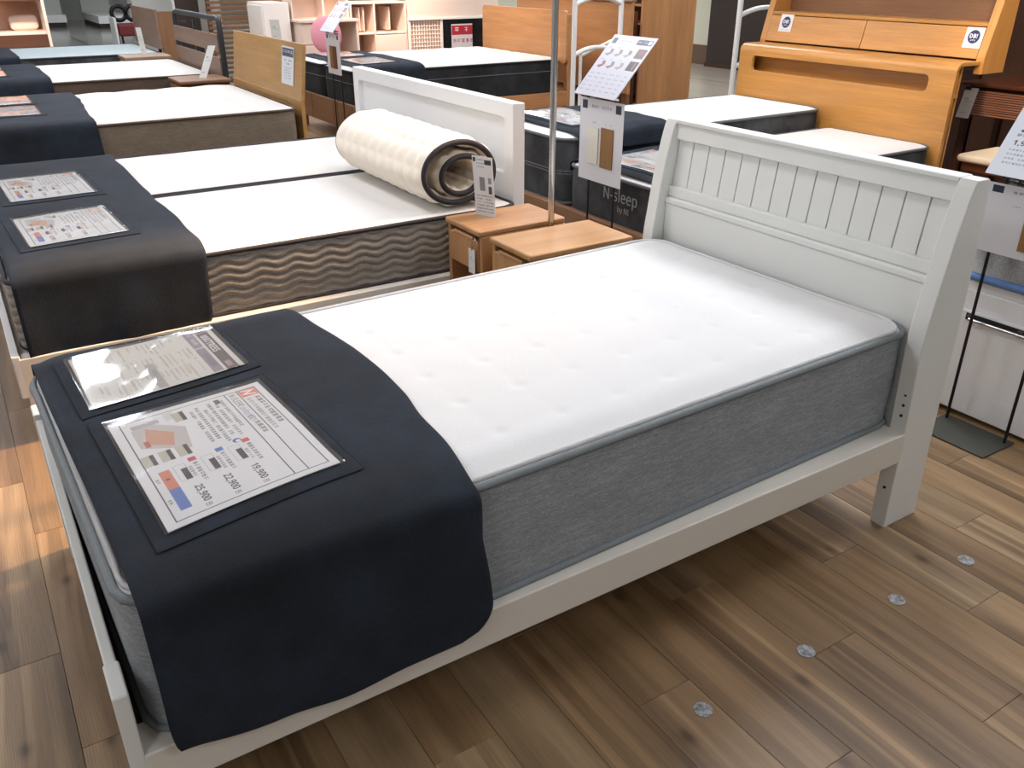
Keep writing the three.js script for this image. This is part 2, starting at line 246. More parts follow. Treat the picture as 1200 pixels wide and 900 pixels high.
const boardTex = canvasTex(700, 1000, (c, w, h) => {
  c.fillStyle = '#f1f1f4'; c.fillRect(0, 0, w, h); c.fillStyle = '#232a4a'; c.fillRect(w * 0.05, h * 0.05, w * 0.1, h * 0.09); c.fillRect(w * 0.62, h * 0.045, w * 0.34, h * 0.085); c.fillStyle = '#fff'; c.fillRect(w * 0.87, h * 0.055, w * 0.07, h * 0.06); glyphs(c, w * 0.65, h * 0.075, w * 0.19, h * 0.022, '#e7e7ee', 3); glyphs(c, w * 0.2, h * 0.075, w * 0.36, h * 0.032, '#9a97ac', 4);
  for (let j = 0; j < 2; j++) for (let i = 0; i < 3; i++) { const x = w * (0.07 + 0.215 * i), y = h * (0.23 + 0.2 * j); c.fillStyle = ['#c8868c', '#a89290', '#a87e78', '#b86a6c', '#9c8a82', '#b8b0ae'][i + 3 * j]; c.beginPath(); c.moveTo(x + w * 0.08, y); c.lineTo(x + w * 0.15, y); c.lineTo(x + w * 0.17, y + h * 0.06); c.lineTo(x + w * 0.1, y + h * 0.07); c.fill(); c.fillStyle = ['#8fa0a8', '#b6a79c', '#bdb8b4', '#a86a52', '#a98076', '#c3b4aa'][i + 3 * j]; c.beginPath(); c.moveTo(x, y + h * 0.09); c.lineTo(x + w * 0.1, y + h * 0.06); c.lineTo(x + w * 0.17, y + h * 0.07); c.lineTo(x + w * 0.08, y + h * 0.12); c.fill(); glyphs(c, x, y - h * 0.03, w * 0.08, h * 0.015, '#88a', 9 + i); }
  c.fillStyle = '#7a564e'; c.fillRect(w * 0.76, h * 0.19, w * 0.2, h * 0.15); c.fillStyle = '#5b3f42'; c.fillRect(w * 0.76, h * 0.39, w * 0.2, h * 0.15); c.fillStyle = '#a85a50'; c.fillRect(w * 0.8, h * 0.23, w * 0.12, h * 0.04); c.fillStyle = '#b08a80'; c.fillRect(w * 0.88, h * 0.41, w * 0.03, h * 0.11);
  for (let j = 0; j < 5; j++) for (let i = 0; i < 6; i++) { glyphs(c, w * (0.05 + 0.155 * i), h * (0.63 + 0.068 * j), w * 0.09, h * 0.02, '#85859a', 30 + 6 * j + i); }
});
const boardTex2 = canvasTex(512, 720, (c, w, h) => {
  c.fillStyle = '#dfe3ea'; c.fillRect(0, 0, w, h); c.fillStyle = '#7d7480'; c.beginPath(); c.moveTo(w * 0.35, h * 0.2); c.quadraticCurveTo(w * 0.5, h * 0.1, w * 0.7, h * 0.14); c.lineTo(w * 0.72, h * 0.2); c.quadraticCurveTo(w * 0.5, h * 0.16, w * 0.4, h * 0.26); c.fill();
  c.fillStyle = '#43434d'; c.fillRect(w * 0.12, h * 0.52, w * 0.8, h * 0.025); glyphs(c, w * 0.1, h * 0.56, w * 0.25, h * 0.04, '#555560', 41); c.font = `bold ${h * 0.07}px sans-serif`; c.fillStyle = '#3f3f49'; c.fillText('1,990', w * 0.1, h * 0.68); yen(c, w * 0.5, h * 0.63, h * 0.04, '#3f3f49'); for (let i = 0; i < 4; i++) glyphs(c, w * 0.1, h * (0.72 + 0.045 * i), w * 0.35, h * 0.025, '#85858f', 50 + i);
});
const swatchCardTex = canvasTex(512, 640, (c, w, h) => { c.fillStyle = '#eeeef2'; c.fillRect(0, 0, w, h); c.fillStyle = '#232a48'; c.fillRect(w * 0.05, h * 0.03, w * 0.12, h * 0.1); c.fillRect(w * 0.82, h * 0.03, w * 0.12, h * 0.1); glyphs(c, w * 0.27, h * 0.07, w * 0.42, h * 0.045, '#9696a4', 61); glyphs(c, w * 0.3, h * 0.27, w * 0.06, h * 0.022, '#85858f', 62); glyphs(c, w * 0.6, h * 0.27, w * 0.12, h * 0.022, '#85858f', 63); });
const stickerTex = canvasTex(256, 256, (c, w, h) => { c.fillStyle = '#f6f6f6'; c.fillRect(0, 0, w, h); c.fillStyle = '#1f2a5c'; c.beginPath(); c.arc(128, 116, 84, 0, 7); c.fill(); c.fillStyle = '#fff'; c.font = 'bold 74px sans-serif'; c.fillText('DB!', 62, 132); glyphs(c, 90, 148, 74, 24, '#fff', 5); glyphs(c, 20, 222, 210, 14, '#c88', 6); });
const signTex = canvasTex(256, 256, (c, w, h) => { c.fillStyle = '#f4efee'; c.fillRect(0, 0, w, h); c.fillStyle = '#cc2f3f'; c.fillRect(0, 14, w, 98); glyphs(c, 40, 30, 50, 58, '#fff', 3); glyphs(c, 160, 30, 50, 58, '#fff', 4); glyphs(c, 18, 150, 220, 50, '#c4394a', 8); });
const tagTex = canvasTex(128, 384, (c, w, h) => { c.fillStyle = '#f2f2ee'; c.fillRect(0, 0, w, h); glyphs(c, 24, 130, 70, 22, '#77777c', 3); glyphs(c, 24, 170, 80, 16, '#9a9aa0', 4); glyphs(c, 24, 310, 50, 16, '#77777c', 5); });
const noticeTex = canvasTex(300, 500, (c, w, h) => { c.fillStyle = '#f1f3f5'; c.fillRect(0, 0, w, h); c.fillStyle = '#46536b'; c.fillRect(12, 22, w - 24, 110); glyphs(c, 22, 44, 250, 62, '#dfe6ee', 2); glyphs(c, 60, 170, 180, 26, '#5a6a7c', 3); glyphs(c, 110, 214, 80, 30, '#333b4a', 4); for (let i = 0; i < 5; i++) glyphs(c, 70, 270 + 34 * i, 160, 20, '#8b97a5', 8 + i); });
const labelTex = canvasTex(300, 700, (c, w, h) => { c.fillStyle = '#eff0f2'; c.fillRect(0, 0, w, h); c.fillStyle = '#2c3140'; c.fillRect(10, 15, 40, 50); c.fillRect(180, 35, 100, 56); for (let i = 0; i < 3; i++) glyphs(c, 60, 30 + 40 * i, 100, 22, '#6a6a72', i); c.fillStyle = '#8b8c90'; c.fillRect(90, 240, 80, 160); c.fillStyle = '#55565c'; c.fillRect(220, 340, 50, 90); c.fillStyle = '#9a9ba0'; c.fillRect(220, 240, 50, 70); for (let i = 0; i < 6; i++) glyphs(c, 30, 450 + 38 * i, 230, 24, '#6d6d76', 20 + i); });
const sleepTex = canvasTex(1024, 320, (c, w, h) => { c.clearRect(0, 0, w, h); c.fillStyle = '#ffffff'; c.font = '190px sans-serif'; c.fillText('N-sleep', 60, 190); c.font = '70px sans-serif'; c.fillText('by', 330, 300); c.fillText('NI', 470, 300); });
const flat = (tex, rough = 0.5) => std({ map: tex, color: 0xdedede, roughness: rough });
const PR = { sheet: flat(sheetTex, 0.55), sheet2: flat(sheetTex2, 0.55), info: flat(infoTex, 0.55), board: std({ map: boardTex, color: 0xc6c6cc, roughness: 0.35 }), board2: flat(boardTex2, 0.35), swatch: flat(swatchCardTex, 0.45), sticker: flat(stickerTex, 0.4), sign: flat(signTex, 0.5), tag: flat(tagTex, 0.5), notice: flat(noticeTex, 0.4), label: flat(labelTex, 0.4) };
// thin card with print on its front: corners bl, br, tr, tl in world space
function cardGeo(bl, br, tr, tl, th = 0.0015) {
  const V = (a) => new THREE.Vector3(...a), n = V(br).sub(V(bl)).cross(V(tl).sub(V(bl))).normalize().multiplyScalar(th);
  const q = [bl, br, tr, tl].map(V), pos = [], uv = [], U = [[0, 0], [1, 0], [1, 1], [0, 1]];
  const tri = (P, T) => { for (let k of [0, 1, 2, 0, 2, 3]) { pos.push(P[k].x, P[k].y, P[k].z); uv.push(...T[k]); } };
  tri(q, U); const b = q.map((p) => p.clone().sub(n)); tri([b[1], b[0], b[3], b[2]], [[0.02, 0.5], [0.03, 0.5], [0.03, 0.51], [0.02, 0.51]]);
  for (let k = 0; k < 4; k++) { const j = (k + 1) % 4; tri([b[k], b[j], q[j], q[k]], [[0.02, 0.5], [0.03, 0.5], [0.03, 0.51], [0.02, 0.51]]); }
  const g = new THREE.BufferGeometry(); g.setAttribute('position', new THREE.Float32BufferAttribute(pos, 3)); g.setAttribute('uv', new THREE.Float32BufferAttribute(uv, 2)); g.computeVertexNormals(); return g;
}

// ---------------------------------------------------------------- the setting
const ROOM = { x0: -4.2, x1: 10.8, z0: -30, z1: 3.2 };
{
  structure('ceiling', 'plain white shop ceiling', new THREE.BoxGeometry(15.4, 0.2, 33.6), M.ceiling, [3.3, CEIL + 0.1, -13.4]);
  structure('wall_left', 'pale grey side wall of the shop', new THREE.BoxGeometry(0.2, 3, 33.6), M.wallGrey, [ROOM.x0 - 0.1, 1.5, -13.4]);
  structure('wall_front', 'pale grey wall at the front of the shop', new THREE.BoxGeometry(15.4, 3, 0.2), M.wallGrey, [3.3, 1.5, ROOM.z1 + 0.1]);
  structure('wall_back', 'pale grey wall at the far end of the aisle', new THREE.BoxGeometry(15.4, 3, 0.2), M.wallGrey, [3.3, 1.5, ROOM.z0 - 0.1]);
  structure('wall_right', 'pale cream wall beyond the light tiled aisle', new THREE.BoxGeometry(0.2, 3, 33.6), M.wallCream, [ROOM.x1 + 0.1, 1.5, -13.4]);
  structure('baseboard_right', 'brown skirting board along the cream wall', rb(0.03, 0.3, 33), M.base, [ROOM.x1 - 0.016, 0.15, -13.4]);
  structure('floor', 'glossy grey tiled aisle at the far end of the shop', new THREE.BoxGeometry(11.0, 0.2, 16.5), M.tileGrey, [1.3, -0.1, -21.75]);
  structure('floor', 'pale beige tiled aisle beside the cream wall', new THREE.BoxGeometry(4.0, 0.2, 33.2), M.tile, [8.8, -0.1, -13.4]);
}
{ // wooden floor, boards 0.1535 x 0.9 m laid along z
  const floor = structure('floor', 'brown rustic wood plank floor under the beds', new THREE.BoxGeometry(11.0, 0.18, 16.7), M.slab, [1.3, -0.1 - 0.006, -5.15]);
  const PW = 0.1535, PL = 0.9, gap = 0.0007, ch = 0.0009;
  const plank = (row, off) => {
    const w = PW / 2 - gap / 2, l = PL / 2 - gap / 2, pos = [], uv = [];
    const ring = [[-w, -l], [w, -l], [w, l], [-w, l]], ring2 = [[-w + ch, -l + ch], [w - ch, -l + ch], [w - ch, l - ch], [-w + ch, l - ch]];
    const P = (r, k, y) => [r[k][0], y, r[k][1]];
    const T = (p) => [p[2] + off, (row + 0.5 + p[0] / PW * 0.97) / 8];
    const quad = (a, b, c, d) => { for (const p of [a, b, c, a, c, d]) { pos.push(...p); uv.push(...T(p)); } };
    quad(P(ring2, 3, 0), P(ring2, 2, 0), P(ring2, 1, 0), P(ring2, 0, 0));
    for (let k = 0; k < 4; k++) { const j = (k + 1) % 4; quad(P(ring2, k, 0), P(ring2, j, 0), P(ring, j, -ch), P(ring, k, -ch)); quad(P(ring, k, -ch), P(ring, j, -ch), P(ring, j, -0.014), P(ring, k, -0.014)); }
    const g = new THREE.BufferGeometry(); g.setAttribute('position', new THREE.Float32BufferAttribute(pos, 3)); g.setAttribute('uv', new THREE.Float32BufferAttribute(uv, 2)); g.computeVertexNormals(); return g;
  };
  const V = []; for (let k = 0; k < 24; k++) V.push(plank(k % 8, 0.45 + (k * 0.737) % 2.7));
  const r = rng(5), rest = M.floorA.map(() => []), near = (x, z) => (x > 0.1 && x < 3.6 && z > -2.2 && z < 0.4) || (x < 0.2 && x > -1.1 && z > -4.6 && z < -0.9) || (x > 2.0 && x < 3.6 && z > -9.2 && z < -6.2);
  let n = 0;
  for (let c = -26; c < 45; c++) for (let k = -18; k < 8; k++) {
    const x = 1.608 + (c - 12) * PW + PW / 2, z = -0.595 + ((c - 12) * 0.335) % PL + k * PL + PL / 2;
    const g = V[Math.floor(r() * 24)], mi = Math.floor(r() * 4);
    if (x < -4.15 || x > 6.74 || z < -13.0 || z > 2.7) continue;
    if (near(x, z) && n < 300) { n++; part(floor, 'plank', g, M.floorA[mi], [x, 0, z]); }
    else rest[mi].push(g.clone().translate(x, 0, z));
  }
  rest.forEach((list, i) => { const m = part(floor, 'plank_field', mergeGeometries(list), M.floorA[i]); m.userData.kind = 'stuff'; });
}
for (const [x, z, lum] of PANEL_SPOTS) {
  const t = thing('ceiling_light', 'flush rectangular ceiling light panel', 'ceiling light', [x, CEIL, z], 'ceiling light panels');
  bx(t, 'frame', x - 0.34, x + 0.34, CEIL - 0.03, CEIL, z - 0.64, z + 0.64, M.whiteMetal);
  bx(t, 'diffuser', x - 0.3, x + 0.3, CEIL - 0.036, CEIL - 0.026, z - 0.6, z + 0.6, M.panel, 0.002);
  const l = new THREE.RectAreaLight(0xf2f6ff, lum, 0.6, 1.2); l.position.set(0, -0.045, 0); l.rotation.x = -Math.PI / 2; l.castShadow = true; t.add(l);
}
for (const [x, z, target, power, angle, pen, col, rad] of SPOTS) {
  const t = thing('track_spotlight', 'small white track spotlight under the ceiling', 'spotlight', [x, CEIL, z], 'track spotlights');
  const d = new THREE.Vector3(target[0] - x, target[1] - (CEIL - 0.22), target[2] - z).normalize(), P = (s) => [x + d.x * s, CEIL - 0.2 + d.y * s, z + d.z * s];
  part(t, 'stem', rod([x, CEIL, z], [x, CEIL - 0.2, z], 0.012), M.whiteMetal);
  part(t, 'housing', rod(P(-0.08), P(0.1), 0.05, 20), M.whiteMetal);
  part(t, 'lens', rod(P(0.1), P(0.106), 0.044, 20), M.lampGlow);
  const l = new THREE.SpotLight(col, power, 0, angle, pen, 2); const q = P(0.13); l.position.set(q[0] - x, q[1] - CEIL, q[2] - z); l.target.position.set(target[0] - x, target[1] - CEIL, target[2] - z); l.castShadow = true; l.shadow.radius = rad; t.add(l, l.target);
}

// ---------------------------------------------------------------- builders
function ringPoint(x0, x1, z0, z1, r, s) {   // s in metres along a rounded rectangle, near side first
  const a = x1 - x0 - 2 * r, b = z1 - z0 - 2 * r, q = Math.PI * r / 2, T = 2 * (a + b) + 4 * q; s = ((s % T) + T) % T;
  const arc = (cx, cz, t0, u) => { const t = t0 + u / r; return [cx + Math.cos(t) * r, cz + Math.sin(t) * r, Math.cos(t), Math.sin(t)]; };
  if (s < a) return [x0 + r + s, z1, 0, 1]; s -= a;
  if (s < q) return arc(x1 - r, z1 - r, Math.PI / 2, -s); s -= q;
  if (s < b) return [x1, z1 - r - s, 1, 0]; s -= b;
  if (s < q) return arc(x1 - r, z0 + r, 0, -s); s -= q;
  if (s < a) return [x1 - r - s, z0, 0, -1]; s -= a;
  if (s < q) return arc(x0 + r, z0 + r, -Math.PI / 2, -s); s -= q;
  if (s < b) return [x0, z0 + r + s, -1, 0]; s -= b;
  return arc(x0 + r, z1 - r, Math.PI, -s);
}
const ringLen = (x0, x1, z0, z1, r) => 2 * (x1 - x0 + z1 - z0 - 4 * r) + 2 * Math.PI * r;
function mattress(t, o) {
  const { x0, x1, z0, z1, yb, yt, crown = 0.025, r = 0.07, side, top, pipe, quilt = null, sideRes = [140, 8], topRes = [60, 44], relief = null, pipeR = 0.009, mid = null } = o;
  const L = ringLen(x0, x1, z0, z1, r), h = yt - yb;
  const bulge = (s, v) => 0.006 * Math.sin(Math.PI * v) + (quilt ? quilt(s, v) : 0);
  part(t, 'side_panel', gridGeo(sideRes[0], sideRes[1], (u, v) => { const p = ringPoint(x0, x1, z0, z1, r, u * L), b = bulge(u * L, v); return [p[0] + p[2] * b, yb + v * h, p[1] + p[3] * b, u * L, v * h]; }), side);
  const hx = (x1 - x0) / 2, hz = (z1 - z0) / 2, cx = (x0 + x1) / 2, cz = (z0 + z1) / 2;
  const fit = (X, Z) => { const ax = Math.abs(X), az = Math.abs(Z); if (ax > hx - r && az > hz - r) { const u = (ax - hx + r) / r, v = (az - hz + r) / r; return [Math.sign(X) * (hx - r + r * u * Math.sqrt(1 - v * v / 2)), Math.sign(Z) * (hz - r + r * v * Math.sqrt(1 - u * u / 2)), Math.min(1 - Math.hypot(u * Math.sqrt(1 - v * v / 2), v * Math.sqrt(1 - u * u / 2)), 1) * r]; } return [X, Z, Math.min(hx - ax, hz - az)]; };
  const ease = (a) => { const t = a * 2 - 1; return Math.sign(t) * Math.pow(Math.abs(t), 0.82) ; };
  part(t, 'top_panel', gridGeo(topRes[0], topRes[1], (u, v) => {
    const [X, Z, d] = fit(ease(u) * hx, -ease(v) * hz), e = Math.min(1, Math.max(0, d) / 0.11), x = cx + X, z = cz + Z;
    return [x, yt + crown * (1 - (1 - e) * (1 - e)) + (relief ? relief(x, z) * sm(0.02, 0.08, d) : 0), z, x, z];
  }), top);
  const ringPts = (y, out) => { const a = []; for (let k = 0; k < 72; k++) { const p = ringPoint(x0, x1, z0, z1, r, L * k / 72); a.push([p[0] + p[2] * out, y, p[1] + p[3] * out]); } return a; };
  part(t, 'piping', tube(ringPts(yt, 0.004), pipeR, true, 216, 8), pipe); part(t, 'piping', tube(ringPts(yb + 0.004, 0.004), pipeR, true, 160, 6), pipe);
  if (mid) for (const y of mid) part(t, 'seam', tube(ringPts(y, 0.006), 0.004, true, 160, 6), o.midMat || pipe);
  part(t, 'underside', gridGeo(8, 8, (u, v) => { const [X, Z] = fit((u * 2 - 1) * hx, (v * 2 - 1) * hz); return [cx + X, yb, cz + Z, X, Z]; }), side);
  return t;
}
const dimples = (gx, gz, ox, oz, dep, rad, puff) => (x, z) => { const i = Math.round((x - ox) / gx), k = Math.round((z - oz) / gz), dx = x - ox - i * gx, dz = z - oz - k * gz; return -dep * Math.exp(-(dx * dx + dz * dz) / (rad * rad)) + puff * Math.abs(Math.cos(Math.PI * (x - ox) / gx - Math.PI / 2) * Math.cos(Math.PI * (z - oz) / gz - Math.PI / 2)) + 0.002 * (vn(x * 14, z * 14, 44) - 0.5); };

// runner of cloth folded over a mattress: returns the height of its upper face
function runner(t, o) {
  const { xa, xb, crown = 0.025, hangN, hangF, seed = 1, res = [44, 120], mat = M.navy, corner = 0.06, amp = 1, hem = () => 0 } = o;
  const zN = o.zN + 0.006, zF = o.zF - 0.006, yt = o.yt + 0.006, R = 0.02, flat_ = zN - zF - 2 * R, q = Math.PI * R / 2, T = hangF - R + q + flat_ + q + hangN - R;
  const topY = (x, z) => { const e = Math.min(1, Math.max(0, Math.min(zN - z, z - zF)) / 0.12), ef = Math.min(1, Math.max(0, x - xa(0.5)) / 0.07); return yt + crown * (1 - (1 - e) * (1 - e)) + amp * (0.004 * (vn(x * 7, z * 7, seed) - 0.5) + 0.010 * (vn(x * 3, z * 2.2, seed + 1) - 0.5)) - 0.012 * (1 - ef) * (1 - ef); };
  const f = (s) => { // s from the far hem (0) to the near hem (T): [z, y, nz, ny, down]
    let a = s; const hF = hangF - R, hN = hangN - R;
    if (a < hF) return [zF, yt - R - (hF - a), -1, 0, (hF - a)]; a -= hF;
    if (a < q) { const p = a / R; return [zF + R - R * Math.cos(p), yt - R + R * Math.sin(p), -Math.cos(p), Math.sin(p), 0]; } a -= q;
    if (a < flat_) return [zF + R + a, yt, 0, 1, 0]; a -= flat_;
    if (a < q) { const p = a / R; return [zN - R + R * Math.sin(p), yt - R + R * Math.cos(p), Math.sin(p), Math.cos(p), 0]; } a -= q;
    return [zN, yt - R - a, 1, 0, a];
  };
  const geo = shellGeo(res[0], res[1], (u, v) => {
    const s = v * T, p = f(s), w = s / T; let A = xa(w), B = xb(w);
    if (corner) { const d = Math.max(0, p[4] - ((p[3] === 0 && p[2] > 0 ? hangN : hangF) - R - corner)); if (d > 0) { const k = corner - Math.sqrt(Math.max(0, corner * corner - d * d)); B -= k; A += k * 0.12; } }
    B += amp * 0.012 * (vn(w * 14, 3, seed + 5) - 0.5);
    const x = mix(A, B, u); let y = p[1], z = p[0];
    if (p[3] > 0.01) y += (topY(x, z) - yt) * p[3];
    const side = Math.sign(p[2]); if (p[4] > 0) { const k = p[4]; z += side * (0.012 * sm(0, 0.2, k) + amp * k * 0.06 * (vn(x * 8, 1 + side, seed + 7) - 0.3)); y += amp * 0.012 * (vn(x * 6, 9 + side, seed + 8) - 0.5) * sm(0, 0.3, k) + hem(x) * sm(0, 0.3, k); }
    return [x, y, z, x, s];
  }, 0.005, true);
  part(t, 'cloth', geo, mat);
  return topY;
}
// sheet lying on a height field, corners in reading order tl, tr, br, bl as [x, z]; reading direction runs along +z
function onTop(topY, tl, tr, br, bl, lift, th, bump, nu = 16, nv = 20) {
  return shellGeo(nu, nv, (u, v) => { const x = mix(mix(bl[0], br[0], u), mix(tl[0], tr[0], u), v), z = mix(mix(bl[1], br[1], u), mix(tl[1], tr[1], u), v); return [x, topY(x, z) + lift + (bump ? bump(x, z, u, v) : 0), z, u, v]; }, th, false);
}
const grow = (c, k) => { const mx = c.reduce((a, p) => a + p[0], 0) / 4, mz = c.reduce((a, p) => a + p[1], 0) / 4; return c.map((p) => { const dx = p[0] - mx, dz = p[1] - mz, l = Math.hypot(dx, dz); return [mx + dx * (l + k) / l, mz + dz * (l + k) / l]; }); };
function pocketSheet(cloth, topY, corners, mat, label, group, seed, pocketGrow = 0.055) {
  const pg = grow(corners, pocketGrow);
  part(cloth, 'pocket_panel', onTop(topY, ...pg, 0.0025, 0.004), M.navy);
  const y = (c, l) => [c[0], topY(c[0], c[1]) + l, c[1]], loop = []; for (let k = 0; k < 4; k++) for (let i = 0; i < 8; i++) { const a = pg[k], b = pg[(k + 1) % 4]; loop.push(y([mix(a[0], b[0], i / 8), mix(a[1], b[1], i / 8)], 0.0015)); }
  part(cloth, 'seam', tube(loop, 0.0018, true, 128, 6, 0), M.navySeam);
  const wr = (x, z, u, v) => 0.0022 * vn(x * 11, z * 7, seed) + 0.0016 * Math.pow(vn(x * 26 + z * 14, z * 15 - x * 6, seed + 2), 3);
  part(cloth, 'plastic_window', onTop(topY, ...grow(corners, 0.012), 0.0085, 0.0004, wr, 44, 56), M.film);
  const s = thing('price_sheet', label, 'sheet', [corners[3][0], topY(...corners[3]), corners[3][1]], group);
  part(s, 'paper', onTop(topY, ...corners, 0.006, 0.0006), mat);
  return s;
}

// ---------------------------------------------------------------- front bed: white frame with sleigh headboard
const BED = { zN: -1.172, zF: -2.36, hF: -2.318 };
{
  const t = thing('bed_frame', 'white wooden bed frame with sleigh headboard of upright boards', 'bed frame', [1.05, 0, -1.78]);
  // posts: profile in (x, y)
  const front = [[2.05, 0], [2.044, 0.35], [2.035, 0.58], [2.05, 0.72], [2.071, 0.86], [2.094, 0.965], [2.104, 1.0]], back = [[2.168, 1.012], [2.176, 0.93], [2.184, 0.8], [2.188, 0.6], [2.188, 0.3], [2.196, 0]];
  const sp = new THREE.Shape(); sp.moveTo(...front[0]); sp.splineThru(front.slice(1).map((p) => new THREE.Vector2(...p))); sp.lineTo(2.112, 1.018); sp.lineTo(2.16, 1.018); sp.lineTo(...back[0]); sp.splineThru(back.slice(1).map((p) => new THREE.Vector2(...p))); sp.lineTo(...front[0]);
  for (const [za, zb] of [[BED.zN, BED.zN - 0.05], [BED.hF, BED.hF + 0.05]]) {
    const post = part(t, 'headboard_post', extrudeZ(sp, za, zb, 0.003), M.whitePaint);
    for (let k = 0; k < 4; k++) part(post, 'dowel_hole', rod([2.0405, 0.37 + 0.032 * k, (za + zb) / 2 + 0.004], [2.05, 0.37 + 0.032 * k, (za + zb) / 2 + 0.004], 0.0045, 8), M.screw);
    part(post, 'dowel_hole', rod([2.0455, 0.13, (za + zb) / 2], [2.055, 0.13, (za + zb) / 2], 0.0045, 8), M.screw);
  }
  const zi0 = BED.hF + 0.05, zi1 = BED.zN - 0.05;
  bx(t, 'lower_panel', 2.088, 2.112, 0.2, 0.735, zi0, zi1, M.whitePaint);
  bx(t, 'shelf_moulding', 2.083, 2.125, 0.735, 0.757, zi0, zi1, M.whitePaint, 0.006);
  bx(t, 'lower_rail', 2.098, 2.14, 0.757, 0.795, zi0, zi1, M.whitePaint);
  const lean = (y) => 2.112 + (y - 0.79) * 0.12;
  // upright boards, each with its own chamfered edges
  const N = 14, w = (zi1 - zi0) / N;
  for (let k = 0; k < N; k++) {
    const g = rb(0.014, 0.185, w - 0.0035, 0.002); const b = part(t, 'upright_board', g, M.whitePaint, [lean(0.875) + 0.007, 0.875, zi0 + w * (k + 0.5)], [0, 0, -0.12]); b.rotation.z = -0.12;
  }
  { const g = rb(0.008, 0.2, zi1 - zi0); part(t, 'board_backing', g, M.groove, [lean(0.875) + 0.019, 0.875, (zi0 + zi1) / 2], [0, 0, -0.12]); }
  { const g = rb(0.03, 0.066, zi1 - zi0); part(t, 'upper_rail', g, M.whitePaint, [lean(0.985) - 0.004, 0.985, (zi0 + zi1) / 2], [0, 0, -0.12]); }
  bx(t, 'top_cap', 2.108, 2.166, 1.006, 1.02, zi0 - 0.002, zi1 + 0.002, M.whitePaint, 0.004);
  // rails, foot, slatted base
  bx(t, 'side_rail', 0.02, 2.05, 0.224, 0.318, BED.zN - 0.08, BED.zN, M.whiteWood);
  bx(t, 'foot_ledger', 0.02, 0.075, 0.25, 0.296, BED.zF + 0.024, BED.zN - 0.08, M.walnut);
  bx(t, 'side_rail', 0.02, 2.05, 0.224, 0.318, BED.zF, BED.zF + 0.024, M.whiteWood);
  bx(t, 'footboard', 0.0, 0.02, 0.16, 0.444, BED.zF + 0.07, BED.zN - 0.09, M.whitePaint);
  bx(t, 'footboard_post', -0.003, 0.023, 0, 0.458, BED.zN - 0.09, BED.zN, M.whitePaint);
  bx(t, 'footboard_post', -0.003, 0.023, 0, 0.458, BED.zF, BED.zF + 0.07, M.whitePaint);
  for (let k = 0; k < 12; k++) bx(t, 'slat', 0.08 + 0.165 * k, 0.15 + 0.165 * k, 0.296, 0.31, BED.zF + 0.024, BED.zN - 0.08, M.oak, 0.003);
  const mt = thing('mattress', 'white tufted mattress with heather grey sides on the white sleigh bed', 'mattress', [1.064, 0.318, -1.75]);
  mattress(mt, { x0: 0.031, x1: 2.076, z0: -2.255, z1: -1.214, yb: 0.3205, yt: 0.6, crown: 0.024, r: 0.075, side: M.heather, top: M.ticking, pipe: M.pipeGrey, pipeR: 0.0085, sideRes: [160, 10], topRes: [300, 180], relief: dimples(0.16, 0.16, 0.8, -1.497, 0.0045, 0.018, 0.002) });
  { const L = ringLen(0.043, 2.064, -2.243, -1.226, 0.065), pts = []; for (let k = 0; k < 72; k++) { const p = ringPoint(0.043, 2.064, -2.243, -1.226, 0.065, L * k / 72); pts.push([p[0], 0.608, p[1]]); } part(mt, 'edge_binding', tube(pts, 0.006, true, 216, 6), M.ticking); }
  mt.rotation.y = 0.029;
  const cl = thing('foot_cover', 'navy cloth foot cover hanging over the grey sided mattress', 'cover', [0.35, 0.3, -1.78]);
  const topY = runner(cl, { xa: (w) => mix(0.022, 0.066, sm(0.1, 0.95, w)), xb: (w) => 0.655 + 0.06 * Math.sin(Math.PI * Math.min(1, Math.max(0, (w - 0.12) / 0.75))) + 0.02 * sm(0.8, 1, w), zN: -1.16, zF: -2.275, yt: 0.609, crown: 0.023, hangN: 0.315, hangF: 0.3, seed: 3, hem: (x) => 0.035 * sm(0.25, 0.05, x), res: [60, 170], corner: 0.075 });
  pocketSheet(cl, topY, [[0.45, -1.797], [0.473, -1.357], [0.144, -1.304], [0.122, -1.755]], PR.sheet, 'large printed price sheet reading 19,900 and 25,900 in a plastic pocket', null, 21, 0.05);
  pocketSheet(cl, topY, [[0.441, -2.21], [0.454, -1.91], [0.111, -1.851], [0.1, -2.15]], PR.info, 'printed sheet headed MATTRESS in the pocket beside the large price sheet', null, 33, 0.04);
}
// round floor stickers
for (const [x, z, k] of [[1.11, -0.95, 0], [1.45, -0.95, 1], [1.8, -0.95, 2], [2.11, -0.95, 3]]) {
  const g = new THREE.CylinderGeometry(0.0215, 0.022, 0.0018, 28); g.rotateY(k);
  single('floor_sticker', 'small round silver sticker stuck to the plank floor', 'sticker', g, M.foil, [x, 0.0012, z], [0, k, 0], 'row of floor stickers');
}

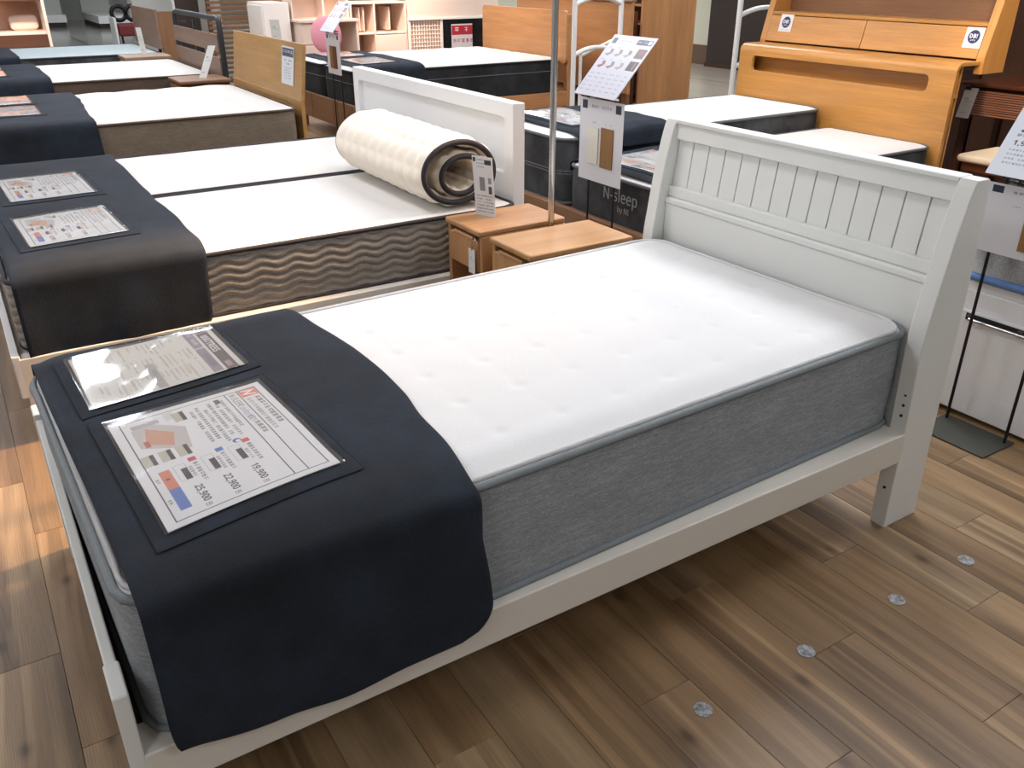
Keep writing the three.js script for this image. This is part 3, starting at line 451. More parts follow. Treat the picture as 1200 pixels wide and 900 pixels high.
// ---------------------------------------------------------------- second bed: pair of mattresses, white headboard
{
  const t = thing('bed_frame', 'white low bed frame with plain white headboard behind a rolled topper', 'bed frame', [1.05, 0, -4.1]);
  const zN = -3.1, zF = -5.12;
  const s = roundRect(3.2, 4.94, 0.0, 0.965, 0.004), hole = roundRect(3.27, 4.87, 0.66, 0.9, 0.02); s.holes.push(hole);
  part(t, 'headboard_frame', extrudeX(s, 2.035, 2.095, 0.003), M.whitePaint2);
  bx(t, 'headboard_inset', 2.06, 2.09, 0.64, 0.92, -4.89, -3.25, M.whitePaint2);
  bx(t, 'side_rail', -0.02, 2.035, 0.17, 0.312, zN - 0.025, zN + 0.03, M.whiteWood);
  bx(t, 'side_rail', -0.02, 2.035, 0.17, 0.312, zF, zF + 0.025, M.whiteWood);
  bx(t, 'foot_rail', -0.02, 0.005, 0.17, 0.325, zF, zN + 0.03, M.whitePaint2);
  bx(t, 'deck', 0.005, 2.03, 0.27, 0.3, zF + 0.025, zN - 0.025, M.whiteWood);
  for (const [x, z] of [[0.02, zN - 0.01], [0.02, zF + 0.04], [2.0, zN - 0.01], [2.0, zF + 0.04]]) bx(t, 'leg', x - 0.02, x + 0.02, 0, 0.17, z - 0.03, z + 0.03, M.whitePaint2);
  const wave = (s2, v) => { const rows = 7.5, p = v * rows + 0.28 * Math.sin(2 * Math.PI * s2 / 0.135); return 0.008 * Math.pow(Math.abs(Math.sin(Math.PI * p)), 0.6) * sm(0, 0.06, v) * sm(1, 0.94, v); };
  const m1 = thing('mattress', 'white mattress with taupe wave quilted side and dark piping', 'mattress', [1.02, 0.31, -3.6]);
  mattress(m1, { x0: 0.03, x1: 2.0, z0: -4.09, z1: -3.12, yb: 0.314, yt: 0.55, crown: 0.016, r: 0.05, side: M.taupe, top: M.tickingWarm, pipe: M.pipeDark, quilt: wave, sideRes: [620, 80] });
  const m2 = thing('mattress', 'white mattress with dark piping beyond the wave quilted one', 'mattress', [1.02, 0.31, -4.6]);
  mattress(m2, { x0: 0.03, x1: 2.0, z0: -5.08, z1: -4.125, yb: 0.314, yt: 0.553, crown: 0.014, r: 0.05, side: M.umber, top: M.tickingWarm, pipe: M.pipeDark, mid: [0.535], midMat: M.greige, relief: (x, z) => 0.004 * Math.abs(Math.sin(x * 13)) * Math.abs(Math.sin(z * 13)) });
  const c = thing('foot_cover', 'navy cloth foot cover across the pair of mattresses', 'cover', [0.35, 0.3, -4.1]);
  const topY = runner(c, { xa: () => 0.035, xb: (w) => 0.665 - 0.02 * sm(0.8, 1, w), zN: -3.095, zF: -5.1, yt: 0.566, crown: 0.02, hangN: 0.285, hangF: 0.26, seed: 12, res: [40, 150], corner: 0.06 });
  pocketSheet(c, topY, [[0.44, -3.86], [0.46, -3.42], [0.13, -3.4], [0.11, -3.84]], PR.sheet2, 'price sheet in the plastic pocket above the wave quilted side', null, 51, 0.06);
  pocketSheet(c, topY, [[0.44, -4.62], [0.46, -4.16], [0.13, -4.14], [0.11, -4.6]], PR.sheet2, 'price sheet in the far plastic pocket of the two mattress cover', null, 52, 0.06);
}
{ // rolled topper: spiral section swept along z
  const t = thing('rolled_topper', 'rolled up quilted cream topper with dark bound edges', 'topper', [1.8, 0.57, -3.9]);
  const cx = 1.72, cy = 0.715, z0 = -4.08, z1 = -3.16, turns = 2.1, th = 0.022;
  const C = (a) => { // centre line: a from 0 (inside) to 1 (outside tail)
    const ang = -0.35 - a * turns * 2 * Math.PI, r = 0.05 + 0.102 * Math.pow(Math.max(0, a), 0.9);
    let x = cx + r * 1.28 * Math.cos(ang) + 0.045 * (1 - a), y = cy + r * 0.98 * Math.sin(ang) - 0.03 * (1 - a); return [x, y];
  };
  const nor = (a) => { const p = C(a - 0.002), q = C(a + 0.002), dx = q[0] - p[0], dy = q[1] - p[1], l = Math.hypot(dx, dy); return [dy / l, -dx / l]; };
  const quiltBump = (a, z) => 0.012 * Math.abs(Math.sin(a * 62) * Math.sin(z * 34)) + 0.004 * vn(a * 40, z * 12, 4);
  const face = (sg) => gridGeo(220, 60, (u, v) => { const a = u, z = mix(z0, z1, v), c = C(a), n = nor(a), d = sg * (th / 2 + quiltBump(a, z) * sm(0, 0.03, Math.min(v, 1 - v))); return [c[0] + n[0] * d, Math.max(0.571, c[1] + n[1] * d), z, a * 1.6, z]; }, sg > 0);
  part(t, 'quilted_shell', mergeGeometries([face(1), face(-1)]), std({ color: 0xf0e6d6, roughness: 0.95, bumpMap: weaveTex, bumpScale: 0.001 }));
  const edge = (z) => { const p = []; for (let k = 0; k <= 90; k++) { const c = C(k / 90); p.push([c[0], Math.max(0.582, c[1]), z]); } return p; };
  part(t, 'edge_binding', tube(edge(z1), 0.0125, false, 360, 8), M.pipeDark); part(t, 'edge_binding', tube(edge(z0), 0.0125, false, 360, 8), M.pipeDark);
  const cl = C(1); part(t, 'edge_binding', rod([cl[0], Math.max(0.582, cl[1]), z0], [cl[0], Math.max(0.582, cl[1]), z1], 0.0125), M.pipeDark);
}
// two nightstands between the beds
function nightstand(label, x0, x1, z0, z1, yt, mat) {
  const t = thing('nightstand', label, 'nightstand', [(x0 + x1) / 2, 0, (z0 + z1) / 2]);
  bx(t, 'top', x0 - 0.008, x1, yt - 0.024, yt, z0, z1, mat, 0.008);
  for (const z of [[z0, z0 + 0.022], [z1 - 0.022, z1]]) bx(t, 'side_panel', x0 + 0.006, x1, 0.0, yt - 0.024, z[0], z[1], mat);
  bx(t, 'back_panel', x1 - 0.015, x1, 0.03, yt - 0.024, z0 + 0.022, z1 - 0.022, mat);
  bx(t, 'shelf', x0 + 0.02, x1 - 0.015, 0.06, 0.08, z0 + 0.022, z1 - 0.022, mat);
  const d = bx(t, 'drawer', x0, x0 + 0.3, yt - 0.175, yt - 0.048, z0 + 0.024, z1 - 0.024, mat, 0.008);
  bx(d, 'grip', x0 - 0.004, x0 + 0.014, yt - 0.05, yt - 0.036, z0 + 0.06, z1 - 0.06, mat, 0.005);
  return t;
}
nightstand('light oak nightstand with a drawer and a hanging price tag', 1.625, 2.03, -3.065, -2.79, 0.57, M.beech);
nightstand('light oak nightstand standing next to the white sleigh bed', 1.625, 2.09, -2.715, -2.43, 0.57, M.oak);
{
  const t = thing('hanging_price_tag', 'white paper price tag hanging from the oak nightstand drawer', 'tag', [1.6, 0.47, -2.84]);
  part(t, 'card', cardGeo([1.612, 0.39, -2.865], [1.612, 0.39, -2.815], [1.612, 0.49, -2.815], [1.612, 0.49, -2.865]).applyMatrix4(new THREE.Matrix4()), PR.tag);
  part(t, 'string', tube([[1.612, 0.485, -2.84], [1.613, 0.52, -2.835], [1.616, 0.535, -2.82], [1.613, 0.525, -2.81], [1.612, 0.485, -2.84]], 0.0018, false, 40, 6), M.chrome);
  const s = thing('display_card', 'white printed card standing on the oak nightstand by the rolled topper', 'card', [1.75, 0.57, -3.0]);
  part(s, 'card', cardGeo([1.74, 0.571, -3.02], [1.78, 0.571, -2.93], [1.77, 0.81, -2.94], [1.73, 0.81, -3.03]), PR.label);
  part(s, 'holder', rb(0.05, 0.008, 0.05, 0.003), M.clear, [1.765, 0.5745, -2.97]);
  const p = thing('metal_pole', 'slim chrome pole rising between the two nightstands', 'pole', [1.93, 0, -2.752]);
  part(p, 'pole', rod([1.93, 0.01, -2.752], [1.93, CEIL, -2.752], 0.0125, 20), M.chrome); part(p, 'base', rod([1.93, 0, -2.752], [1.93, 0.012, -2.752], 0.035, 24), M.chrome);
}

// ---------------------------------------------------------------- third, fourth and fifth beds of the row
{
  const t = thing('bed_frame', 'bed frame with plain tan wooden headboard bearing a white notice', 'bed frame', [1.1, 0, -6.95]);
  const lower = extrudeX(poly([[6.2, 0], [6.28, 0], [6.28, 0.28], [7.8, 0.28], [7.8, 0], [7.88, 0], [7.88, 0.62], [6.2, 0.62]]), 2.14, 2.17); part(t, 'headboard_lower', lower, M.tan);
  const up = rb(0.026, 0.38, 1.68, 0.004); part(t, 'headboard_upper', up, M.tan, [2.185, 0.805, -7.04], [0, 0, -0.13]);
  bx(t, 'side_rail', 0.0, 2.14, 0.2, 0.31, -6.16, -6.13, M.tan); bx(t, 'side_rail', 0, 2.14, 0.2, 0.31, -7.75, -7.72, M.tan); bx(t, 'foot_rail', -0.02, 0.0, 0.2, 0.31, -7.75, -6.13, M.tan); bx(t, 'deck', 0, 2.13, 0.28, 0.3, -7.72, -6.16, M.tan);
  for (const z of [-6.2, -7.7]) bx(t, 'leg', 0.02, 0.08, 0, 0.2, z - 0.03, z + 0.03, M.tan);
  const m = thing('mattress', 'white mattress with plain taupe side by the tan headboard', 'mattress', [1.05, 0.31, -6.9]);
  mattress(m, { x0: 0.04, x1: 2.09, z0: -7.7, z1: -6.15, yb: 0.314, yt: 0.57, crown: 0.022, r: 0.07, side: M.taupe2, top: M.tickingWarm, pipe: M.umber, relief: (x, z) => 0.008 * Math.abs(Math.sin(x * 11)) });
  const c = thing('foot_cover', 'navy cloth foot cover on the mattress with plain taupe side', 'cover', [0.4, 0.2, -6.9]);
  const y = runner(c, { xa: () => 0.03, xb: (w) => 0.8 + 0.03 * Math.sin(w * 6), zN: -6.13, zF: -7.72, yt: 0.582, hangN: 0.42, hangF: 0.3, seed: 31, res: [24, 70], corner: 0.03 });
  pocketSheet(c, y, [[0.5, -6.95], [0.5, -6.55], [0.12, -6.55], [0.12, -6.95]], PR.sheet2, 'price sheet in the near pocket of the cover by the tan headboard', null, 61);
  pocketSheet(c, y, [[0.5, -7.5], [0.5, -7.1], [0.12, -7.1], [0.12, -7.5]], PR.sheet2, 'price sheet in the far pocket of the cover by the tan headboard', null, 62);
  const n = thing('notice', 'white printed notice stuck on the tan wooden headboard', 'notice', [2.16, 0.7, -6.4]);
  const fx = (yy) => 2.171 + (yy - 0.805) * 0.13 - 0.004; part(n, 'paper', cardGeo([fx(0.7), 0.7, -6.62], [fx(0.7), 0.7, -6.36], [fx(0.96), 0.96, -6.36], [fx(0.96), 0.96, -6.62]), PR.notice);
}
{
  const t = thing('bed_frame', 'dark metal bed frame with brown wooden headboard slats', 'bed frame', [1.15, 0, -9.6]);
  const z0 = -10.35, z1 = -8.62, x = 2.28; 
  part(t, 'headboard_hoop', tube([[x, 0, z1], [x, 0.5, z1], [x, 0.97, z1], [x + 0.005, 1.04, z1 - 0.07], [x + 0.005, 1.045, z1 - 0.3], [x + 0.005, 1.045, z0 + 0.3], [x + 0.005, 1.04, z0 + 0.07], [x, 0.97, z0], [x, 0.5, z0], [x, 0, z0]], 0.026, false, 120, 10), M.gunmetal);
  for (const [a, b] of [[0.76, 0.91], [0.54, 0.71]]) bx(t, 'headboard_slat', x - 0.035, x - 0.012, a, b, z0 + 0.01, z1 - 0.01, M.dusk);
  bx(t, 'headboard_post', x - 0.03, x + 0.0, 0.45, 1.0, (z0 + z1) / 2 - 0.02, (z0 + z1) / 2 + 0.02, M.gunmetal);
  bx(t, 'side_rail', 0, 2.26, 0.2, 0.3, -8.83, -8.8, M.gunmetal); bx(t, 'side_rail', 0, 2.26, 0.2, 0.3, -10.35, -10.32, M.gunmetal); bx(t, 'deck', 0, 2.2, 0.28, 0.3, -10.32, -8.83, M.walnut); for (const z of [-8.85, -10.3]) bx(t, 'leg', 0.02, 0.06, 0, 0.2, z - 0.02, z + 0.02, M.gunmetal);
  const m = thing('mattress', 'white mattress with thin dark brown side by the metal headboard', 'mattress', [1.1, 0.31, -9.6]);
  mattress(m, { x0: 0.04, x1: 2.2, z0: -10.33, z1: -8.85, yb: 0.314, yt: 0.55, crown: 0.03, r: 0.07, side: M.umber, top: M.tickingWarm, pipe: M.umber, mid: [0.43], midMat: M.greige });
  const c = thing('foot_cover', 'navy cloth foot cover on the mattress by the metal headboard', 'cover', [0.4, 0.2, -9.6]);
  const y = runner(c, { xa: () => 0.03, xb: (w) => 0.82, zN: -8.83, zF: -10.35, yt: 0.562, crown: 0.03, hangN: 0.3, hangF: 0.2, seed: 36, res: [20, 60], corner: 0.03 });
  pocketSheet(c, y, [[0.5, -9.6], [0.5, -9.2], [0.12, -9.2], [0.12, -9.6]], PR.sheet2, 'price sheet in the near pocket of the cover by the metal headboard', null, 63);
  pocketSheet(c, y, [[0.5, -10.15], [0.5, -9.75], [0.12, -9.75], [0.12, -10.15]], PR.sheet2, 'price sheet in the far pocket of the cover by the metal headboard', null, 64);
  const ns = thing('nightstand', 'brown wooden nightstand in front of the dark metal headboard', 'nightstand', [2.05, 0, -8.4]);
  bx(ns, 'top', 1.78, 2.24, 0.53, 0.56, -8.76, -8.3, M.brown, 0.01); bx(ns, 'body', 1.8, 2.23, 0.0, 0.53, -8.74, -8.34, M.walnut); bx(ns, 'drawer', 1.785, 1.81, 0.37, 0.51, -8.72, -8.36, M.brown, 0.01); bx(ns, 'drawer', 1.785, 1.81, 0.08, 0.35, -8.72, -8.36, M.brown, 0.01);
  const tg = thing('price_tag', 'white price tag strip leaning on the brown nightstand', 'tag', [2.1, 0.56, -8.5]); part(tg, 'card', cardGeo([2.0, 0.561, -8.5], [2.06, 0.561, -8.47], [2.19, 0.83, -8.5], [2.13, 0.83, -8.53], 0.003), PR.tag);
}
{
  const t = thing('bed_frame', 'bed frame with solid brown panel headboard under a pale blue mattress', 'bed frame', [1.15, 0, -11.9]);
  bx(t, 'headboard_panel', 2.28, 2.31, 0.59, 1.02, -12.75, -11.35, M.dusk); bx(t, 'headboard_wing', 2.31, 2.52, 0.2, 1.0, -11.38, -11.35, M.brown); for (const z of [-11.5, -12.6]) bx(t, 'headboard_leg', 2.29, 2.32, 0, 0.6, z - 0.03, z + 0.03, M.gunmetal);
  bx(t, 'peg', 2.5, 2.62, 0.86, 0.89, -11.38, -11.35, M.gunmetal);
  bx(t, 'side_rail', 0, 2.28, 0.2, 0.31, -11.24, -11.2, M.dusk); bx(t, 'side_rail', 0, 2.28, 0.2, 0.31, -12.7, -12.66, M.dusk); bx(t, 'deck', 0, 2.28, 0.28, 0.3, -12.66, -11.24, M.dusk); for (const z of [-11.3, -12.6]) bx(t, 'leg', 0.02, 0.08, 0, 0.2, z - 0.03, z + 0.03, M.dusk);
  const m = thing('mattress', 'pale blue topped mattress beside the brown panel headboard', 'mattress', [1.1, 0.31, -11.9]);
  mattress(m, { x0: 0.04, x1: 2.24, z0: -12.68, z1: -11.22, yb: 0.314, yt: 0.56, crown: 0.012, r: 0.06, side: M.charcoal, top: M.tickingBlue, pipe: M.charcoal });
  const c = thing('foot_cover', 'navy cloth foot cover on the pale blue mattress', 'cover', [0.4, 0.2, -11.9]);
  runner(c, { xa: () => 0.03, xb: () => 0.78, zN: -11.2, zF: -12.7, yt: 0.572, crown: 0.012, hangN: 0.2, hangF: 0.2, seed: 38, res: [20, 50], corner: 0.03 });
  const ns = thing('nightstand', 'low greige nightstand between the pale blue and white mattresses', 'nightstand', [2.0, 0, -10.8]); bx(ns, 'top', 1.76, 2.26, 0.54, 0.575, -11.12, -10.7, M.greige, 0.008); bx(ns, 'body', 1.78, 2.26, 0, 0.54, -11.1, -10.72, M.greige); bx(ns, 'drawer', 1.765, 1.79, 0.36, 0.52, -11.08, -10.74, M.greige);
  const tg = thing('price_tag', 'white price tag strip standing by the brown panel headboard', 'tag', [2.0, 0.575, -10.9]); part(tg, 'card', cardGeo([1.99, 0.576, -10.95], [2.04, 0.576, -10.92], [2.02, 0.86, -10.92], [1.97, 0.86, -10.95], 0.003), PR.tag);
}

// ---------------------------------------------------------------- price stands
function priceStand(label, o, plate, board, tilt) {   // o: x, z0, z1 of its uprights; faces -x
  const { x, z0, z1, cardY, cardH, cardW, boardY, boardH, boardW, lean } = o, zc = (z0 + z1) / 2;
  const t = thing('price_stand', label, 'stand', [x, 0, zc]);
  bx(t, 'base_plate', x - 0.16, x + 0.03, 0, 0.006, z0 - 0.02, z1 + 0.02, plate, 0.002);
  for (const z of [z0, z1]) part(t, 'upright', rod([x, 0.006, z], [x, boardY - 0.02, z], 0.0055, 10), M.blackMetal);
  for (const y of [cardY + cardH + 0.02, boardY - 0.03]) part(t, 'crossbar', rod([x, y, z0], [x, y, z1], 0.005, 8), M.blackMetal);
  const cx = x - 0.016;
  const card = part(t, 'swatch_card', cardGeo([cx, cardY, zc - cardW / 2], [cx, cardY, zc + cardW / 2], [cx, cardY + cardH, zc + cardW / 2], [cx, cardY + cardH, zc - cardW / 2]), PR.swatch);
  o.swatches.forEach(([mat, u0, u1, v0, v1]) => bx(card, 'swatch', cx - 0.006, cx - 0.0005, cardY + cardH * v0, cardY + cardH * v1, zc + cardW * (u0 - 0.5), zc + cardW * (u1 - 0.5), mat, 0.0015));
  const b0 = [cx - 0.05, boardY], b1 = [cx - 0.05 + boardH * Math.sin(lean), boardY + boardH * Math.cos(lean)];
  part(t, 'sign_board', cardGeo([b0[0], b0[1], zc - boardW / 2], [b0[0], b0[1], zc + boardW / 2], [b1[0], b1[1], zc + boardW / 2], [b1[0], b1[1], zc - boardW / 2], 0.004), board);
  for (const z of [z0 + 0.03, z1 - 0.03]) part(t, 'clip', rb(0.022, 0.03, 0.016, 0.004), M.clear, [x - 0.014, cardY + cardH + 0.012, z]);
  for (const z of [z0, z1]) part(t, 'hook', tube([[x, boardY - 0.02, z], [x - 0.03, boardY - 0.006, z], [x - 0.01, boardY + 0.05, z], [b0[0] + 0.1 * Math.sin(lean) + 0.012, boardY + 0.1 * Math.cos(lean), z]], 0.0045, false, 24, 8), M.blackMetal);
  return t;
}
priceStand('price stand with tilted picture board and card of cream and brown swatches', { x: 2.6, z0: -3.39, z1: -3.19, cardY: 0.545, cardH: 0.385, cardW: 0.33, boardY: 0.95, boardH: 0.34, boardW: 0.31, lean: 0.75, swatches: [[M.swatchCream, 0.22, 0.46, 0.22, 0.66], [M.swatchBrown, 0.52, 0.8, 0.2, 0.68]] }, M.plate, PR.board);
priceStand('price stand with bluish tilted board and a single brown swatch', { x: 2.83, z0: -1.48, z1: -1.262, cardY: 0.64, cardH: 0.225, cardW: 0.31, boardY: 0.9, boardH: 0.33, boardW: 0.3, lean: 0.6, swatches: [[M.swatchBrown, 0.46, 0.84, 0.12, 0.62]] }, M.plate, PR.board2);
priceStand('price stand with pale and umber swatches before the pink seat', { x: 2.95, z0: -7.62, z1: -7.42, cardY: 0.63, cardH: 0.33, cardW: 0.3, boardY: 0.98, boardH: 0.3, boardW: 0.3, lean: 0.7, swatches: [[M.swatchBrown, 0.25, 0.48, 0.15, 0.7], [M.swatchUmber, 0.48, 0.75, 0.15, 0.7]] }, M.plate, PR.board);

// ---------------------------------------------------------------- storage bed behind the right price stand
{
  const t = thing('storage_bed', 'white storage bed base with drawer fronts and chrome handle', 'bed', [3.9, 0, -1.3]);
  bx(t, 'plinth', 2.92, 4.9, 0, 0.02, -1.6, -0.2, M.blackMetal); bx(t, 'body', 2.9, 4.92, 0.02, 0.47, -1.62, -0.2, M.whitePaint2);
  for (const [a, b] of [[-1.61, -0.91], [-0.9, -0.21]]) { const d = bx(t, 'drawer', 2.882, 2.9, 0.02, 0.40, a, b, M.whitePaint2); part(d, 'handle', rod([2.868, 0.375, a + 0.1], [2.868, 0.375, b - 0.1], 0.006), M.chrome); bx(d, 'handle_recess', 2.8805, 2.884, 0.366, 0.392, a + 0.08, b - 0.08, M.screw, 0.001); for (const z of [a + 0.1, a + 0.28, b - 0.1]) bx(d, 'handle_bracket', 2.864, 2.884, 0.365, 0.39, z - 0.01, z + 0.01, M.clear, 0.003); }
  const m = thing('mattress', 'pale grey mattress with blue piping on the white storage bed', 'mattress', [3.9, 0.47, -0.9]);
  mattress(m, { x0: 2.9, x1: 4.88, z0: -1.6, z1: -0.22, yb: 0.516, yt: 0.668, crown: 0.02, r: 0.06, side: std({ color: 0xc4c6c8, roughness: 0.95, map: napTex }), top: M.ticking, pipe: M.blue, pipeR: 0.014 });
  bx(t, 'deck', 2.91, 4.9, 0.47, 0.5, -1.61, -0.21, M.whitePaint2);
}

// ---------------------------------------------------------------- bed beyond the sleigh headboard: honey shelf headboard, two dark mattresses
let sleepMattress;
{
  const zn = -2.965, zf = -4.62, t = thing('bed_frame', 'honey wooden bed frame with shelf headboard and cupboard doors', 'bed frame', [3.9, 0, -3.8]);
  // lower front panel with slot, curved shelf on top
  const s = new THREE.Shape(); s.moveTo(-zn, 0); s.lineTo(-zf, 0); s.lineTo(-zf, 0.955); s.lineTo(-zn, 0.955); s.closePath();
  s.holes.push(roundRect(3.13, 4.5, 0.83, 0.925, 0.03)); part(t, 'headboard_front', extrudeX(s, 4.85, 4.875, 0.002), M.honey);
  const pr = new THREE.Shape(); pr.moveTo(4.85, 0.95); pr.absarc(4.9, 0.95, 0.05, Math.PI, Math.PI / 2, true); pr.lineTo(5.06, 1.0); pr.lineTo(5.06, 0.98); pr.lineTo(4.9, 0.98); pr.absarc(4.9, 0.95, 0.03, Math.PI / 2, Math.PI, false); pr.closePath();
  part(t, 'headboard_shelf', extrudeZ(pr, zn, zf, 0.001), M.honey);
  bx(t, 'niche_floor', 4.875, 4.96, 0.8, 0.82, zf + 0.03, zn - 0.03, M.honey); bx(t, 'niche_back', 4.96, 4.975, 0.1, 0.98, zf + 0.02, zn - 0.04, M.honey);
  bx(t, 'hutch_leg', 5.1, 5.28, 0, 0.93, zf + 0.05, zf + 0.09, M.honey); bx(t, 'hutch_leg', 5.1, 5.28, 0, 0.93, -3.9, -3.86, M.honey); bx(t, 'headboard_side', 4.88, 5.04, 0, 0.98, zf, zf + 0.02, M.honey);
  // hutch
  const side = poly([[5.06, 0.93], [5.28, 0.93], [5.28, 1.9], [5.22, 1.9], [5.14, 1.35], [5.06, 1.02]]);
  part(t, 'hutch_side', extrudeZ(side, zn - 0.03, zn + 0.02), M.honey); part(t, 'hutch_side', extrudeZ(side, zf - 0.02, zf + 0.03), M.honey);
  const zm = (zn + zf) / 2; for (const [a, b] of [[zf + 0.032, zm - 0.0025], [zm + 0.0025, zn - 0.032]]) { const d = part(t, 'hutch_door', rb(0.018, 0.17, b - a, 0.002), M.honey, [5.085, 1.092, (a + b) / 2], [0, 0, -0.22]); }
  bx(t, 'hutch_shelf', 5.1, 5.28, 1.18, 1.2, zf + 0.03, zn - 0.03, M.honey); bx(t, 'hutch_back', 5.28, 5.295, 0.93, 1.9, zf, zn, M.brown); bx(t, 'hutch_shelf', 5.17, 5.28, 1.5, 1.52, zf + 0.03, zn - 0.03, M.honey);
  bx(t, 'side_rail', 2.72, 4.86, 0.12, 0.3, zn - 0.03, zn, M.brown); bx(t, 'side_rail', 2.72, 4.86, 0.12, 0.3, zf, zf + 0.03, M.brown); bx(t, 'foot_rail', 2.68, 2.72, 0.12, 0.32, zf, zn, M.brown); bx(t, 'deck', 2.72, 4.85, 0.24, 0.28, zf + 0.03, zn - 0.03, M.oak);
  for (const z of [zn - 0.06, zf + 0.06]) bx(t, 'leg', 2.72, 2.8, 0, 0.12, z - 0.04, z + 0.04, M.brown);
  const m1 = thing('mattress', 'white topped mattress with charcoal side lettered N-sleep', 'mattress', [3.8, 0.29, -3.4]);
  mattress(m1, { x0: 2.74, x1: 4.83, z0: -3.76, z1: -3.0, yb: 0.295, yt: 0.535, crown: 0.022, r: 0.08, side: M.charcoal, top: M.tickingWarm, pipe: M.pipeGreyDark });
  const m2 = thing('mattress', 'taller white topped charcoal mattress with a mid seam under a honey headboard', 'mattress', [3.8, 0.29, -4.2]);
  mattress(m2, { x0: 2.76, x1: 4.83, z0: -4.62, z1: -3.82, yb: 0.295, yt: 0.645, crown: 0.02, r: 0.09, side: M.charcoal, top: M.ticking, pipe: M.pipeGreyDark, mid: [0.46, 0.475], midMat: M.pipeGreyDark });
  const c1 = thing('foot_cover', 'navy cloth foot cover on the mattress lettered N-sleep', 'cover', [3.1, 0.4, -3.4]);
  const y1 = runner(c1, { xa: () => 2.77, xb: () => 3.5, zN: -2.985, zF: -3.775, yt: 0.548, crown: 0.026, hangN: 0.2, hangF: 0.06, seed: 81, res: [40, 90], corner: 0.03, amp: 1.8 });
  pocketSheet(c1, y1, [[3.2, -3.62], [3.22, -3.1], [2.86, -3.08], [2.84, -3.6]], PR.sheet2, 'price sheet in crinkled plastic above the N-sleep lettering', null, 91, 0.05);
  const c2 = thing('foot_cover', 'navy cloth foot cover on the taller charcoal mattress', 'cover', [3.1, 0.4, -4.2]);
  const y2 = runner(c2, { xa: () => 2.84, xb: () => 3.5, zN: -3.8, zF: -4.64, yt: 0.66, crown: 0.024, hangN: 0.085, hangF: 0.2, seed: 84, res: [40, 90], corner: 0.03, amp: 1.6 });
  pocketSheet(c2, y2, [[3.2, -4.5], [3.22, -4.0], [2.92, -3.98], [2.9, -4.48]], PR.sheet2, 'price sheet in crinkled plastic on the taller charcoal mattress', null, 92, 0.05);
  for (const [z, y, lab] of [[-4.44, 1.13, 'white square sticker with navy disc on the hutch door by the aisle'], [-3.05, 1.12, 'white square sticker with navy disc on the hutch door by the dresser']]) {
    const fx = (yy) => 5.085 + (yy - 1.092) * 0.22 - 0.0115, hh = 0.055; single('round_logo_sticker', lab, 'sticker', cardGeo([fx(y - hh), y - hh, z - hh], [fx(y - hh), y - hh, z + hh], [fx(y + hh), y + hh, z + hh], [fx(y + hh), y + hh, z - hh], 0.001), PR.sticker);
  }
  sleepMattress = m1;
}
{
  const { FontLoader } = await import('three/addons/loaders/FontLoader.js'); const { TextGeometry } = await import('three/addons/geometries/TextGeometry.js');
  const font = await new FontLoader().loadAsync('fonts/droid/droid_sans_regular.typeface.json'), m1 = sleepMattress;
  const put = (txt, size, y, z) => { const g = new TextGeometry(txt, { font, size, depth: 0.001, curveSegments: 4 }); g.rotateY(-Math.PI / 2); g.translate(2.7335, y, z); part(m1, 'lettering', g, M.lettering); };
  put('N-sleep', 0.058, 0.425, -3.44); put('by NI', 0.028, 0.375, -3.32);
}

